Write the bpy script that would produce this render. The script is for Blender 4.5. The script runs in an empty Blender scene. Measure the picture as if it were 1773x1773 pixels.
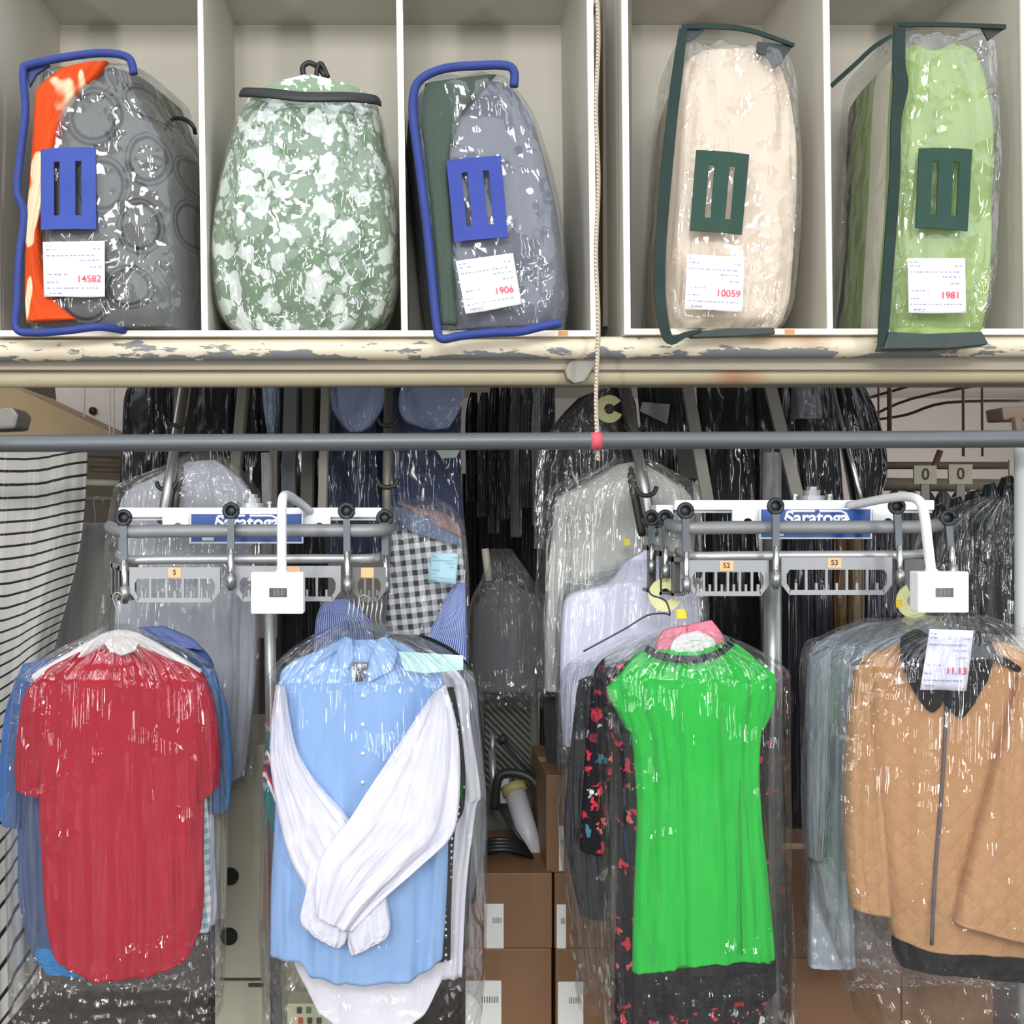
import bpy, bmesh, math, random
from mathutils import Vector, noise as N
random.seed(7)
S = bpy.context.scene
COL = S.collection
PI = math.pi

# ---------------------------------------------------------------- camera, world, lights
F, CX, CY, ZC = 1800.0, 723.0, 886.5, 1.55      # focal length (px), principal point, eye height
cd = bpy.data.cameras.new('camera'); cam = bpy.data.objects.new('camera', cd); COL.objects.link(cam)
cam.location = (0, 0, ZC); cam.rotation_euler = (PI / 2, 0, 0)
cd.sensor_width = 36; cd.lens = 36 * F / 1773; cd.shift_x = (886.5 - CX) / 1773; cd.clip_end = 60
S.camera = cam
S.view_settings.view_transform = 'Standard'; S.view_settings.look = 'None'
S.view_settings.gamma = 1; S.view_settings.use_curve_mapping = False
S.view_settings.exposure = 0.0
S.cycles.transparent_max_bounces = 40
S.cycles.max_bounces = 6; S.cycles.diffuse_bounces = 3; S.cycles.glossy_bounces = 3
S.cycles.use_adaptive_sampling = True; S.cycles.adaptive_threshold = 0.03
S.cycles.use_denoising = True
W = bpy.data.worlds.new('sky'); S.world = W; W.use_nodes = True
bg = W.node_tree.nodes['Background']; bg.inputs[1].default_value = 1.0
_g = W.node_tree.nodes.new('ShaderNodeNewGeometry') if False else W.node_tree.nodes.new('ShaderNodeTexCoord')
_s = W.node_tree.nodes.new('ShaderNodeSeparateXYZ'); _r = W.node_tree.nodes.new('ShaderNodeValToRGB')
W.node_tree.links.new(_g.outputs['Generated'], _s.inputs[0]); W.node_tree.links.new(_s.outputs[2], _r.inputs[0]); W.node_tree.links.new(_r.outputs[0], bg.inputs[0])
_r.color_ramp.elements[0].position = 0.0; _r.color_ramp.elements[0].color = (.20, .20, .21, 1)      # street and facades across, then open sky
_r.color_ramp.elements[1].position = 0.32; _r.color_ramp.elements[1].color = (1.7, 1.78, 1.9, 1)
_e = _r.color_ramp.elements.new(.16); _e.color = (.36, .37, .39, 1)

def area(name, loc, target, sx, sy, power, col=(1, 1, 1)):
    l = bpy.data.lights.new(name, 'AREA'); l.shape = 'RECTANGLE'; l.size = sx; l.size_y = sy; l.energy = power; l.color = col
    o = bpy.data.objects.new(name, l); COL.objects.link(o); o.location = loc
    o.rotation_euler = (Vector(target) - Vector(loc)).to_track_quat('-Z', 'Y').to_euler()
    return o
area('daylight_over_street', (-0.3, -2.4, 3.4), (0.2, 2.5, 1.2), 2.4, 0.7, 150, (1, 0.985, 0.96))
area('streak_strip_left', (-2.3, -1.0, 1.6), (0.0, 2.5, 1.2), 0.22, 2.6, 52, (1, 0.985, 0.96))  # tall narrow strip added so film folds catch vertical streaks
area('streak_strip_middle', (-0.75, -1.9, 1.3), (0.0, 2.5, 1.2), 0.16, 2.0, 22, (1, 0.985, 0.96))  # another added strip, also only for streaks on the plastic
area('streak_strip_right', (2.7, -1.0, 1.6), (0.6, 2.5, 1.2), 0.22, 2.6, 52, (1, 0.985, 0.96))  # matching added strip for streaks from the other side
area('back_room_fill', (7.8, 8.5, 1.5), (3.5, 9.5, 2.9), 2.5, 1.6, 200, (1, 0.96, 0.93))  # unseen fill added to brighten the far ceiling and wall
area('left_passage_light', (-2.2, 4.8, 2.85), (-2.0, 4.8, 0), 1.0, 1.0, 12, (1, 0.93, 0.85))

# ---------------------------------------------------------------- helpers
def P(px, py, Y): return Vector(((px - CX) * Y / F, Y, ZC - (py - CY) * Y / F))
def lin(c): return c / 12.92 if c <= 0.04045 else ((c + 0.055) / 1.055) ** 2.4
def rgb(h):
    if isinstance(h, str):
        h = h.lstrip('#'); return tuple(lin(int(h[i:i + 2], 16) / 255) for i in (0, 2, 4)) + (1,)
    return tuple(h) + (1,)
def lerp(a, b, t): return a + (b - a) * t
def clamp(x, a=0., b=1.): return max(a, min(b, x))
def ease(a, b):
    return lambda v: a + (1 - a) * math.sin(min(v / b, 1.) * PI / 2)
def curve1(pts, t):
    if callable(pts): return pts(t)
    if t <= pts[0][0]: return pts[0][1]
    for (a, x), (b, y) in zip(pts, pts[1:]):
        if t <= b:
            s = (t - a) / (b - a); s = s * s * (3 - 2 * s) * .5 + s * .5
            return lerp(x, y, s)
    return pts[-1][1]

class NT:
    def __init__(s, name):
        s.m = bpy.data.materials.new(name); s.m.use_nodes = True; s.t = s.m.node_tree
        s.t.nodes.clear(); s.out = s.n('ShaderNodeOutputMaterial')
    def n(s, typ, **kw):
        nd = s.t.nodes.new(typ)
        for k, v in kw.items():
            if k.startswith('_'): setattr(nd, k[1:], v)
        for k, v in kw.items():
            if not k.startswith('_'):
                key = int(k[1:]) if k[0] == 'i' and k[1:].isdigit() else k.replace('__', ' ')
                if isinstance(v, bpy.types.NodeSocket): s.t.links.new(v, nd.inputs[key])
                else: nd.inputs[key].default_value = v
        return nd
    def link(s, a, b): s.t.links.new(a, b)
    def uv(s): return s.n('ShaderNodeTexCoord').outputs['UV']
    def obj(s): return s.n('ShaderNodeTexCoord').outputs['Object']
    def map(s, vec, scale=(1, 1, 1), loc=(0, 0, 0), rot=(0, 0, 0)):
        return s.n('ShaderNodeMapping', Vector=vec, Scale=scale, Location=loc, Rotation=rot).outputs[0]
    def noise(s, vec, scale, detail=2, rough=.5, dist=0):
        return s.n('ShaderNodeTexNoise', Vector=vec, Scale=scale, Detail=detail, Roughness=rough, Distortion=dist).outputs[0]
    def math(s, op, a, b=0.5, c=0.5):
        return s.n('ShaderNodeMath', _operation=op, i0=a, i1=b, i2=c).outputs[0]
    def ramp(s, fac, stops, interp='LINEAR'):
        nd = s.n('ShaderNodeValToRGB', Fac=fac); cr = nd.color_ramp; cr.interpolation = interp
        while len(cr.elements) < len(stops): cr.elements.new(.5)
        for e, (p, c) in zip(cr.elements, stops): e.position = p; e.color = rgb(c)
        return nd.outputs[0]
    def mix(s, fac, a, b):
        nd = s.n('ShaderNodeMix', _data_type='RGBA')
        for k, v in ((0, fac), (6, a), (7, b)):
            if isinstance(v, bpy.types.NodeSocket): s.link(v, nd.inputs[k])
            else: nd.inputs[k].default_value = rgb(v) if isinstance(v, str) else v
        return nd.outputs[2]
    def bump(s, h, dist=.01, strength=1., normal=None):
        nd = s.n('ShaderNodeBump', Height=h, Distance=dist, Strength=strength)
        if normal is not None: s.link(normal, nd.inputs['Normal'])
        return nd.outputs[0]
    def bsdf(s, color, rough=.6, metal=0., normal=None, coat=0., coat_rough=.1, coat_normal=None, spec=.5):
        b = s.n('ShaderNodeBsdfPrincipled')
        for k, v in (('Base Color', rgb(color) if isinstance(color, str) else color), ('Roughness', rough), ('Metallic', metal),
                     ('Normal', normal), ('Coat Weight', coat), ('Coat Roughness', coat_rough), ('Coat Normal', coat_normal), ('Specular IOR Level', spec)):
            if v is None: continue
            if isinstance(v, bpy.types.NodeSocket): s.link(v, b.inputs[k])
            else: b.inputs[k].default_value = v
        s.link(b.outputs[0], s.out.inputs[0]); return s.m

MC = {}
def plain(h, rough=.55, metal=0., bump=0.):
    k = ('p', h, rough, metal, bump)
    if k not in MC:
        t = NT('painted' if not metal else 'metal'); o = t.obj()
        nz = t.noise(o, 14, 4, .6)
        c = t.mix(t.math('MULTIPLY', nz, .35), rgb(h), tuple(x * .72 for x in rgb(h)[:3]) + (1,))
        r = t.math('MULTIPLY_ADD', nz, .25, rough - .12)
        MC[k] = t.bsdf(c, r, metal, t.bump(nz, .002, .3) if bump else None)
    return MC[k]

def crumple(t, vec, s=1.):
    """height of crumpled plastic: folded ridges plus small facets"""
    w = t.n('ShaderNodeVectorMath', _operation='ADD', i0=vec, i1=t.n('ShaderNodeVectorMath', _operation='SCALE', i0=t.n('ShaderNodeTexNoise', Vector=vec, Scale=7 * s, Detail=2).outputs[1], Scale=.12 / s).outputs[0]).outputs[0]
    v1 = t.n('ShaderNodeTexVoronoi', Vector=t.map(w, (1, 1, .55), rot=(0, .5, 0)), Scale=13 * s, Randomness=1.).outputs[0]
    v2 = t.n('ShaderNodeTexVoronoi', Vector=t.map(w, (1, 1, .7), rot=(0, -.7, 0)), Scale=34 * s, Randomness=1.).outputs[0]
    m = t.math('MULTIPLY', v2, t.ramp(t.noise(vec, 4.5 * s, 1), [(.42, '#000000'), (.62, '#ffffff')]))
    return t.math('MULTIPLY_ADD', m, .45, v1)

def film_mat(key='film', folds=26., amp=.012, cr=.010, haze=.07, s=1., gain=1.6, rough=.038, zone=False, mid=.19):
    k = ('f', key)
    if k in MC: return MC[k]
    t = NT('clear_plastic_film'); uv = t.uv(); o = t.obj()
    f1 = t.math('ABSOLUTE', t.math('SUBTRACT', t.noise(t.map(uv, (folds * .5, .9, 1)), 1., 1, .5, .3), .5))
    f2 = t.math('ABSOLUTE', t.math('SUBTRACT', t.noise(t.map(uv, (folds * 1.4, 2.2, 1)), 1., 1, .5, .2), .5))
    top = t.ramp(t.n('ShaderNodeSeparateXYZ', Vector=uv).outputs[1], [(0, '#ffffff'), (.42, '#bbbbbb'), (.62, '#555555'), (1, '#777777')])
    h = t.math('MULTIPLY', t.math('MULTIPLY_ADD', f2, .3, f1), top)
    n1 = t.bump(h, amp * 3., 1.)
    if zone:      # long folds above, crumpled skirt below, a few crushed spots in between
        zm = t.ramp(t.n('ShaderNodeSeparateXYZ', Vector=uv).outputs[1], [(0, '#555555'), (.3, (mid * .7,) * 3), (.78, (mid, mid, mid)), (.9, '#ffffff')])
        sp = t.ramp(t.noise(o, 6., 1), [(.54, '#000000'), (.66, '#dddddd')])
        n2 = t.bump(t.math('MULTIPLY', crumple(t, o, s), t.math('MAXIMUM', zm, sp)), cr, .9, n1)
    else: n2 = t.bump(crumple(t, o, s), cr, .9, n1)
    fr = t.n('ShaderNodeFresnel', IOR=1.5, Normal=n2).outputs[0]
    fac = t.math('MINIMUM', t.math('MULTIPLY', fr, gain), .30)
    gl = t.n('ShaderNodeBsdfGlossy', Color=(1, 1, 1, 1), Roughness=rough, Normal=n2).outputs[0]
    tr = t.n('ShaderNodeBsdfTransparent', Color=(.97, .98, .98, 1)).outputs[0]
    df = t.n('ShaderNodeBsdfDiffuse', Color=(.9, .92, .95, 1), Normal=n2).outputs[0]
    a = t.n('ShaderNodeMixShader', Fac=haze, i1=tr, i2=df).outputs[0]
    b = t.n('ShaderNodeMixShader', Fac=fac, i1=a, i2=gl).outputs[0]
    t.link(b, t.out.inputs[0]); MC[k] = t.m
    return t.m

def cloth(h, pattern=None, bagged=0., rough=.85, name='cloth', seed=0., s2='#ffffff', scale=20., wr=1.):
    k = ('c', h, pattern, bagged, rough, s2, scale, wr)
    if k in MC: return MC[k]
    t = NT(name); uv = t.uv(); o = t.map(t.obj(), loc=(seed, seed * 1.3, 0)); c = rgb(h)
    X = t.n('ShaderNodeSeparateXYZ', Vector=uv)
    if pattern == 'hstripe':
        w = t.math('FRACT', t.math('MULTIPLY', X.outputs[1], scale)); c = t.mix(t.math('LESS_THAN', w, .20), c, rgb(s2))
    elif pattern == 'vstripe':
        w = t.math('FRACT', t.math('MULTIPLY', X.outputs[0], scale)); c = t.mix(t.math('LESS_THAN', w, .45), c, rgb(s2))
    elif pattern == 'check':
        O = t.n('ShaderNodeSeparateXYZ', Vector=t.map(t.obj(), rot=(0, .12, 0)))
        a = t.math('LESS_THAN', t.math('FRACT', t.math('MULTIPLY', O.outputs[0], scale)), .5)
        b = t.math('LESS_THAN', t.math('FRACT', t.math('MULTIPLY', O.outputs[2], scale)), .5)
        c = t.mix(t.math('MULTIPLY', t.math('ADD', a, b), .5), c, rgb(s2))
    elif pattern == 'dots':
        v = t.n('ShaderNodeTexVoronoi', Vector=t.obj(), Scale=scale, Randomness=.15).outputs[0]
        c = t.mix(t.math('LESS_THAN', v, .22), c, rgb(s2))
    elif pattern == 'diag':
        w = t.n('ShaderNodeTexWave', _wave_type='BANDS', _bands_direction='DIAGONAL', Vector=t.map(t.obj(), (1, 1, .35)), Scale=scale, Distortion=1.).outputs[0]
        c = t.ramp(w, [(0, '#1b6a6e'), (.42, '#1b6a6e'), (.5, '#f0f4f6'), (.66, '#f0f4f6'), (.74, '#c62433'), (.86, '#c62433'), (.92, '#27233c')], 'CONSTANT')
    elif pattern == 'floral':      # white blossoms on sage
        d = t.n('ShaderNodeVectorMath', _operation='ADD', i0=o, i1=t.n('ShaderNodeVectorMath', _operation='SCALE', i0=t.n('ShaderNodeTexNoise', Vector=o, Scale=30., Detail=2.5).outputs[1], Scale=.08).outputs[0]).outputs[0]
        v = t.n('ShaderNodeTexVoronoi', Vector=d, Scale=15., Randomness=.85).outputs[0]
        v2 = t.n('ShaderNodeTexVoronoi', Vector=d, Scale=38., Randomness=1.).outputs[0]
        c = t.mix(t.ramp(t.math('MINIMUM', v, t.math('ADD', v2, .17)), [(.42, '#ffffff'), (.47, '#000000')]), rgb(h), rgb(s2))
    elif pattern == 'roses':
        d = t.n('ShaderNodeVectorMath', _operation='ADD', i0=o, i1=t.n('ShaderNodeVectorMath', _operation='SCALE', i0=t.n('ShaderNodeTexNoise', Vector=o, Scale=45., Detail=3.).outputs[1], Scale=.06).outputs[0]).outputs[0]
        v = t.n('ShaderNodeTexVoronoi', Vector=d, Scale=scale, Randomness=1.)
        on = t.math('LESS_THAN', v.outputs[0], .33)
        hue = t.ramp(t.n('ShaderNodeSeparateXYZ', Vector=v.outputs[1]).outputs[0], [(0, '#c22f3f'), (.5, '#d8605a'), (.62, '#3b6f86'), (.75, '#c9c4c0'), (.88, s2)], 'CONSTANT')
        c = t.mix(on, c, hue)
    elif pattern == 'patch':       # orange fleece with cream shapes
        v = t.noise(t.map(o, (1, 1, .8), loc=(3.3, 0, .4)), scale, 1, .4, .6)
        c = t.mix(t.ramp(v, [(.56, '#000000'), (.58, '#ffffff')]), c, rgb(s2))
    wrn = t.noise(t.map(uv, (9, 3, 1)), 1., 3, .55, .6)
    fine = t.noise(o, 420, 2, .6)
    hgt = t.math('MULTIPLY_ADD', fine, .05, wrn)
    if pattern == 'quilt':
        O = t.map(t.obj(), rot=(0, PI / 4, 0)); q = t.n('ShaderNodeSeparateXYZ', Vector=O)
        a = t.math('PINGPONG', t.math('MULTIPLY', q.outputs[0], scale), .5); b = t.math('PINGPONG', t.math('MULTIPLY', q.outputs[2], scale), .5)
        mn = t.math('MINIMUM', a, b); hgt = t.math('MULTIPLY_ADD', t.math('POWER', mn, .5), .5, hgt)
    nrm = t.bump(hgt, .008 * wr, .8)
    if bagged:
        cn = t.bump(crumple(t, t.map(o, (1, 1, .3)), .8), .022, 1.)
        MC[k] = t.bsdf(c, rough, 0, nrm, bagged, .1, cn, .2)
    else:
        MC[k] = t.bsdf(c, rough, 0, nrm, spec=.2)
    return MC[k]

def ringed(h, rings, bg2):
    """grey quilt with stitched ring grooves at RINGS [(x, z, r)] in object space"""
    t = NT('quilted_fabric'); o = t.n('ShaderNodeSeparateXYZ', Vector=t.obj()); best = None
    for x, z, rx, rz in rings:
        dx = t.math('DIVIDE', t.math('SUBTRACT', o.outputs[0], x), rx); dz = t.math('DIVIDE', t.math('SUBTRACT', o.outputs[2], z), rz)
        r = t.math('SQRT', t.math('ADD', t.math('MULTIPLY', dx, dx), t.math('MULTIPLY', dz, dz)))
        d1 = t.math('ABSOLUTE', t.math('SUBTRACT', r, 1.)); d2 = t.math('ABSOLUTE', t.math('SUBTRACT', r, 1.24))
        d = t.math('MINIMUM', d1, d2) if best is None else t.math('MINIMUM', best, t.math('MINIMUM', d1, t.math('ADD', d2, .05)))
        best = d
    g = t.math('MINIMUM', t.math('DIVIDE', best, .12), 1.)
    nz = t.noise(t.obj(), 9, 3)
    c = t.mix(g, rgb('#141517'), rgb(h))
    return t.bsdf(c, .8, 0, t.bump(t.math('MULTIPLY_ADD', nz, .6, g), .006, 1.), spec=.2)

# ---- objects
def tag(o, label=None, cat=None, group=None, kind=None):
    if label: o['label'] = label
    if cat: o['category'] = cat
    if group: o['group'] = group
    if kind: o['kind'] = kind
    return o
def thing(name, label, cat, at, group=None):
    o = bpy.data.objects.new(name, None); COL.objects.link(o); o.location = at; o.empty_display_size = .05
    return tag(o, label, cat, group)
def attach(o, p, cat=False):
    if isinstance(p, str): p = bpy.data.objects[p]
    o.parent = p; o.location = -origin(p)
    for k in ('category', 'group'):
        if k in o: del o[k]
    return o
def origin(p):
    v = Vector((0, 0, 0))
    while p is not None: v += p.location; p = p.parent
    return v
def put(name, bm, mat, parent=None, smooth=True, kind=None, label=None):
    me = bpy.data.meshes.new(name)
    off = origin(parent) if parent is not None else Vector((0, 0, 0))
    if off.length: bmesh.ops.translate(bm, verts=bm.verts, vec=-off)
    bmesh.ops.recalc_face_normals(bm, faces=bm.faces)
    bm.to_mesh(me); bm.free()
    if smooth:
        for p in me.polygons: p.use_smooth = True
    me.materials.append(mat)
    o = bpy.data.objects.new(name, me); COL.objects.link(o)
    if parent is not None: o.parent = parent
    if kind: o['kind'] = kind
    if label: o['label'] = label
    return o

def BM(): return bmesh.new()
def hexa(bm, v8, bev=0.):
    vs = [bm.verts.new(v) for v in v8]
    fs = [bm.faces.new([vs[i] for i in q]) for q in ((0, 1, 2, 3), (7, 6, 5, 4), (0, 4, 5, 1), (1, 5, 6, 2), (2, 6, 7, 3), (3, 7, 4, 0))]
    if bev:
        ed = {e for f in fs for e in f.edges}
        bmesh.ops.bevel(bm, geom=list(ed), offset=bev, segments=2, affect='EDGES', profile=.6)
def box(bm, a, b, bev=0.):
    (x0, y0, z0), (x1, y1, z1) = a, b
    hexa(bm, [(x0, y0, z0), (x1, y0, z0), (x1, y0, z1), (x0, y0, z1), (x0, y1, z0), (x1, y1, z0), (x1, y1, z1), (x0, y1, z1)], bev)
def pbox(bm, x0, y0, x1, y1, Y0, Y1, bev=0.):
    """a box whose front face fills the pixel box at depth Y0 and which runs straight back to Y1"""
    a, b = P(x0, y1, Y0), P(x1, y0, Y0); box(bm, (a.x, Y0, a.z), (b.x, Y1, b.z), bev)
def prism(bm, pts, Y, th, bev=0., mp=None):
    """polygon in pixels, TH thick, running back from depth Y"""
    f = [P(x, y, Y) for x, y in pts]
    a = [bm.verts.new(v) for v in f]; b = [bm.verts.new(v + Vector((0, th, 0))) for v in f]
    fs = [bm.faces.new(a), bm.faces.new(b[::-1])]
    n = len(a)
    for i in range(n): fs.append(bm.faces.new((a[i], b[i], b[(i + 1) % n], a[(i + 1) % n])))
    if bev:
        bmesh.ops.bevel(bm, geom=list({e for q in fs for e in q.edges}), offset=bev, segments=2, affect='EDGES', profile=.6)
def smooth_path(pts, k=6):
    out = []
    for i in range(len(pts) - 1):
        p0, p1, p2, p3 = pts[max(i - 1, 0)], pts[i], pts[i + 1], pts[min(i + 2, len(pts) - 1)]
        for j in range(k):
            t = j / k
            out.append(.5 * ((2 * p1) + (p2 - p0) * t + (2 * p0 - 5 * p1 + 4 * p2 - p3) * t * t + (3 * p1 - p0 - 3 * p2 + p3) * t ** 3))
    out.append(pts[-1]); return out
def tube(bm, pts, r, seg=12, caps=True, flat=1., smooth=0, r2=None):
    pts = [Vector(p) for p in pts]
    if smooth: pts = smooth_path(pts, smooth)
    rings = []; up = None
    for i, p in enumerate(pts):
        d = (pts[min(i + 1, len(pts) - 1)] - pts[max(i - 1, 0)]).normalized()
        if up is None: up = Vector((0, -1, 0)) if abs(d.y) < .9 else Vector((0, 0, 1))
        s = d.cross(up).normalized(); up = s.cross(d).normalized()
        rr = r if r2 is None else lerp(r, r2, i / (len(pts) - 1))
        rings.append([bm.verts.new(p + s * math.cos(a) * rr + up * math.sin(a) * rr * flat) for a in [2 * PI * k / seg for k in range(seg)]])
    for a, b in zip(rings, rings[1:]):
        for k in range(seg): bm.faces.new((a[k], a[(k + 1) % seg], b[(k + 1) % seg], b[k]))
    if caps: bm.faces.new(rings[0][::-1]); bm.faces.new(rings[-1])
def bar(bm, p, q, w, t):
    """flat bar from p to q, w wide in the picture plane, t deep"""
    p, q = Vector(p), Vector(q); d = (q - p).normalized(); s = d.cross(Vector((0, -1, 0))).normalized() * w / 2; u = s.cross(d).normalized() * t / 2
    hexa(bm, [p - s - u, p + s - u, p + s + u, p - s + u, q - s - u, q + s - u, q + s + u, q - s + u])

def nz(x, y, z=0.): return N.noise(Vector((x, y, z)))
def fold(seed, amp, fu=5., fv=1.2, amp2=0., f2=14.):
    def f(u, v, w):
        a = nz(u * fu + seed * 3.1, v * fv, seed + (5 if w > 0 else 0)) * amp
        if amp2: a += nz(u * f2 + seed, v * f2 * .8, seed * 2 + 1 + (5 if w > 0 else 0)) * amp2
        return a
    return f
def R(y, a, b): return (a, y, b, y)
def loft(rows, Y, th, e=.75, nu=64, nv=60, fl=None, top=None, bot=None, Ym=None, Yz=None, rear=(0, 0), caps=True, tt=None, grow=0., topw=.22, bulge=0.):
    """closed sheath: rows of (left px, right px) ends; front and back bulge to +-th about depth Y; rows smoothed"""
    Ym = Ym or Y; n = len(rows); bm = BM(); uvl = bm.loops.layers.uv.new('UVMap')
    k = max(2, nv // (n - 1)); L = smooth_path([Vector((r[0], r[1], 0)) for r in rows], k); Q = smooth_path([Vector((r[2], r[3], 0)) for r in rows], k)
    m = len(L); ring = []
    ths = [curve1(tt, i / (m - 1)) if tt else 1. for i in range(m)]
    for i in range(m):
        v = i / (m - 1); l, r = L[i], Q[i]; row = []
        d = (r - l); dn = d.normalized() if d.length else Vector((1, 0, 0))
        l = l - dn * grow; r = r + dn * grow; c = (l + r) / 2; h = (r - l) / 2
        for j in range(nu):
            a = 2 * PI * j / nu; ca, sa = math.cos(a), math.sin(a)
            u = math.copysign(abs(ca) ** e, ca); w = math.copysign(abs(sa) ** e, sa)
            p = c + h * u
            if top: p.y += curve1(top, u) * clamp(1 - v / topw)
            if bot: p.y += curve1(bot, u) * clamp((v - .72) / .28)
            back = clamp((w + 1) / 2)
            p.x += lerp(rear[0], rear[1], (u + 1) / 2) * back * (abs(u) ** .5)
            q = P(p.x, p.y, Ym); q.z = ZC - (p.y - CY) * (Yz or Ym) / F; q.y = Y + w * th * ths[i] * (1 + bulge * (1 - u * u))
            if fl: q.y += (fl(u, v, w)) * (1 if w < 0 else -1) * clamp(abs(w) * 2.5)
            row.append((bm.verts.new(q), (u + 1) / 2, v))
        ring.append(row)
    for A, B in zip(ring, ring[1:]):
        for j in range(nu):
            q = (A[j], A[(j + 1) % nu], B[(j + 1) % nu], B[j]); f = bm.faces.new([x[0] for x in q])
            for lp, x in zip(f.loops, q): lp[uvl].uv = (x[1], x[2])
    if caps:
        for row in (ring[0], ring[-1]):
            f = bm.faces.new([x[0] for x in row])
            for lp, x in zip(f.loops, row): lp[uvl].uv = (x[1], x[2])
    return bm

def text(s, mat, parent, loc, size, Yrot=0., depth=.0006, name='lettering', align='CENTER', bold=0.):
    c = bpy.data.curves.new('t', 'FONT'); c.body = s; c.size = size; c.align_x = align; c.align_y = 'CENTER'; c.extrude = depth; c.offset = bold
    o = bpy.data.objects.new('t', c); COL.objects.link(o); bpy.context.view_layer.update()
    me = bpy.data.meshes.new_from_object(o.evaluated_get(bpy.context.evaluated_depsgraph_get()))
    bpy.data.objects.remove(o); bm = BM(); bm.from_mesh(me); bpy.data.meshes.remove(me)
    cr, sr = math.cos(Yrot), math.sin(Yrot)
    for v in bm.verts:
        x, y, z = v.co; v.co = Vector(loc) + Vector((x * cr - y * sr, -z, x * sr + y * cr))
    return put(name, bm, mat, parent, smooth=False)

white = plain('#eceef0', .4); steel = plain('#a5a8a6', .35, .85); dsteel = plain('#6c7074', .4, .6); black = plain('#17181a', .5)
chrome = plain('#d0d2d0', .22, .95); galv = plain('#90938f', .42, .7)

# ---------------------------------------------------------------- setting
def struct(name, bm, mat): return put(name, bm, mat, None, smooth=False, kind='structure')
b = BM(); box(b, (-6, -1, -.1), (11, 13, 0)); struct('floor', b, plain('#4a4038', .6))
b = BM(); box(b, (-6, 3.0, 2.95), (11, 13, 3.05)); struct('ceiling', b, plain('#d2ccc8', .7))
b = BM(); box(b, (-6, 12.8, 0), (11, 12.9, 2.95)); struct('wall_back', b, plain('#cbc6c0', .7))
b = BM(); box(b, (-3.4, 3.0, 0), (-3.3, 12.8, 2.95)); struct('wall_left', b, plain('#8d857a', .7))
b = BM(); box(b, (8.0, 3.0, 0), (8.1, 12.8, 2.95)); struct('wall_right', b, plain('#b0a6a0', .7))

def lam(h, name):
    t = NT(name); o = t.obj(); n1 = t.noise(o, 5, 4, .6); n2 = t.noise(t.map(o, (1, 1, 3)), 40, 3, .7)
    c = t.mix(t.math('MULTIPLY', n1, .35), rgb(h), tuple(x * .8 for x in rgb(h)[:3]) + (1,))
    c = t.mix(t.ramp(n2, [(.66, '#000000'), (.74, '#555555')]), c, rgb('#8a7c66'))
    return t.bsdf(c, .55)
lamin = lam('#c6c2b6', 'laminate'); edge = lam('#efeada', 'edge_paint')

def cabinet(label, panels, ybot, right_end, lip):
    """panels: (top px x0, x1, bottom px x0, x1) of each upright's front edge"""
    a = P(panels[0][2], ybot + 12, 2.5)
    t = thing('storage_cabinet', label, 'cabinet', Vector((a.x, 2.5, a.z)), 'wall cabinets above the hanging clothes')
    zt = 2.95; zb = P(0, ybot, 2.5).z; yt = CY - (zt - ZC) * F / 2.5
    for k, (a0, a1, b0, b1) in enumerate(panels):
        ex = lambda p, q, yy: p + (q - p) * (yy - 0) / 578.
        bm = BM(); T0, T1, B0, B1 = ex(a0, b0, yt), ex(a1, b1, yt), ex(a0, b0, ybot), ex(a1, b1, ybot)
        f = [P(B0, ybot, 2.506), P(B1, ybot, 2.506), P(T1, yt, 2.506), P(T0, yt, 2.506)]
        for q in f: q.y = 2.506
        hexa(bm, f + [v + Vector((0, .44, 0)) for v in f]); put('upright_panel', bm, lamin, t, False)
        bm = BM(); f = [P(B0, ybot, 2.5), P(B1, ybot, 2.5), P(T1, yt, 2.5), P(T0, yt, 2.5)]
        hexa(bm, f + [v + Vector((0, .006, 0)) for v in f]); put('edge_strip', bm, edge, t, False)
    x0 = P(panels[0][2], 0, 2.5).x; x1 = P(panels[-1][3], 0, 2.5).x; xt = P(panels[0][0], 0, 2.5).x - .01
    bm = BM(); box(bm, (x0, 2.506, zb - .014), (x1, 2.95, zb)); put('bottom_board', bm, lamin, t, False)
    bm = BM(); box(bm, (x0, 2.5, zb - .014), (x1, 2.506, zb)); put('edge_strip', bm, edge, t, False)
    bm = BM(); box(bm, (xt, 2.5, zt - .02), (x1, 2.95, zt)); put('top_board', bm, lamin, t, False)
    bm = BM(); box(bm, (xt, 2.945, zb - .014), (x1, 2.955, zt)); put('back_board', bm, lamin, t, False)
    bm = BM()
    pbox(bm, lip - 8, ybot + 1, lip + 9, ybot + 9, 2.4985, 2.5); put('orange_tape', bm, plain('#c98a52', .6), t, False)
    return t
cabinet('cream open cabinet holding the two blue trimmed bags and the floral bag',
        [(-14, -4, -10, 0), (342, 351, 349, 360), (686, 697, 695, 706), (1016, 1027, 1023, 1034)], 572, 1034, 975)
cabinet('cream open cabinet holding the two dark green trimmed bags',
        [(1076, 1087, 1081, 1092), (1425, 1436, 1433, 1442), (1767, 1778, 1774, 1785)], 569, 1785, 1367)

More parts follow.
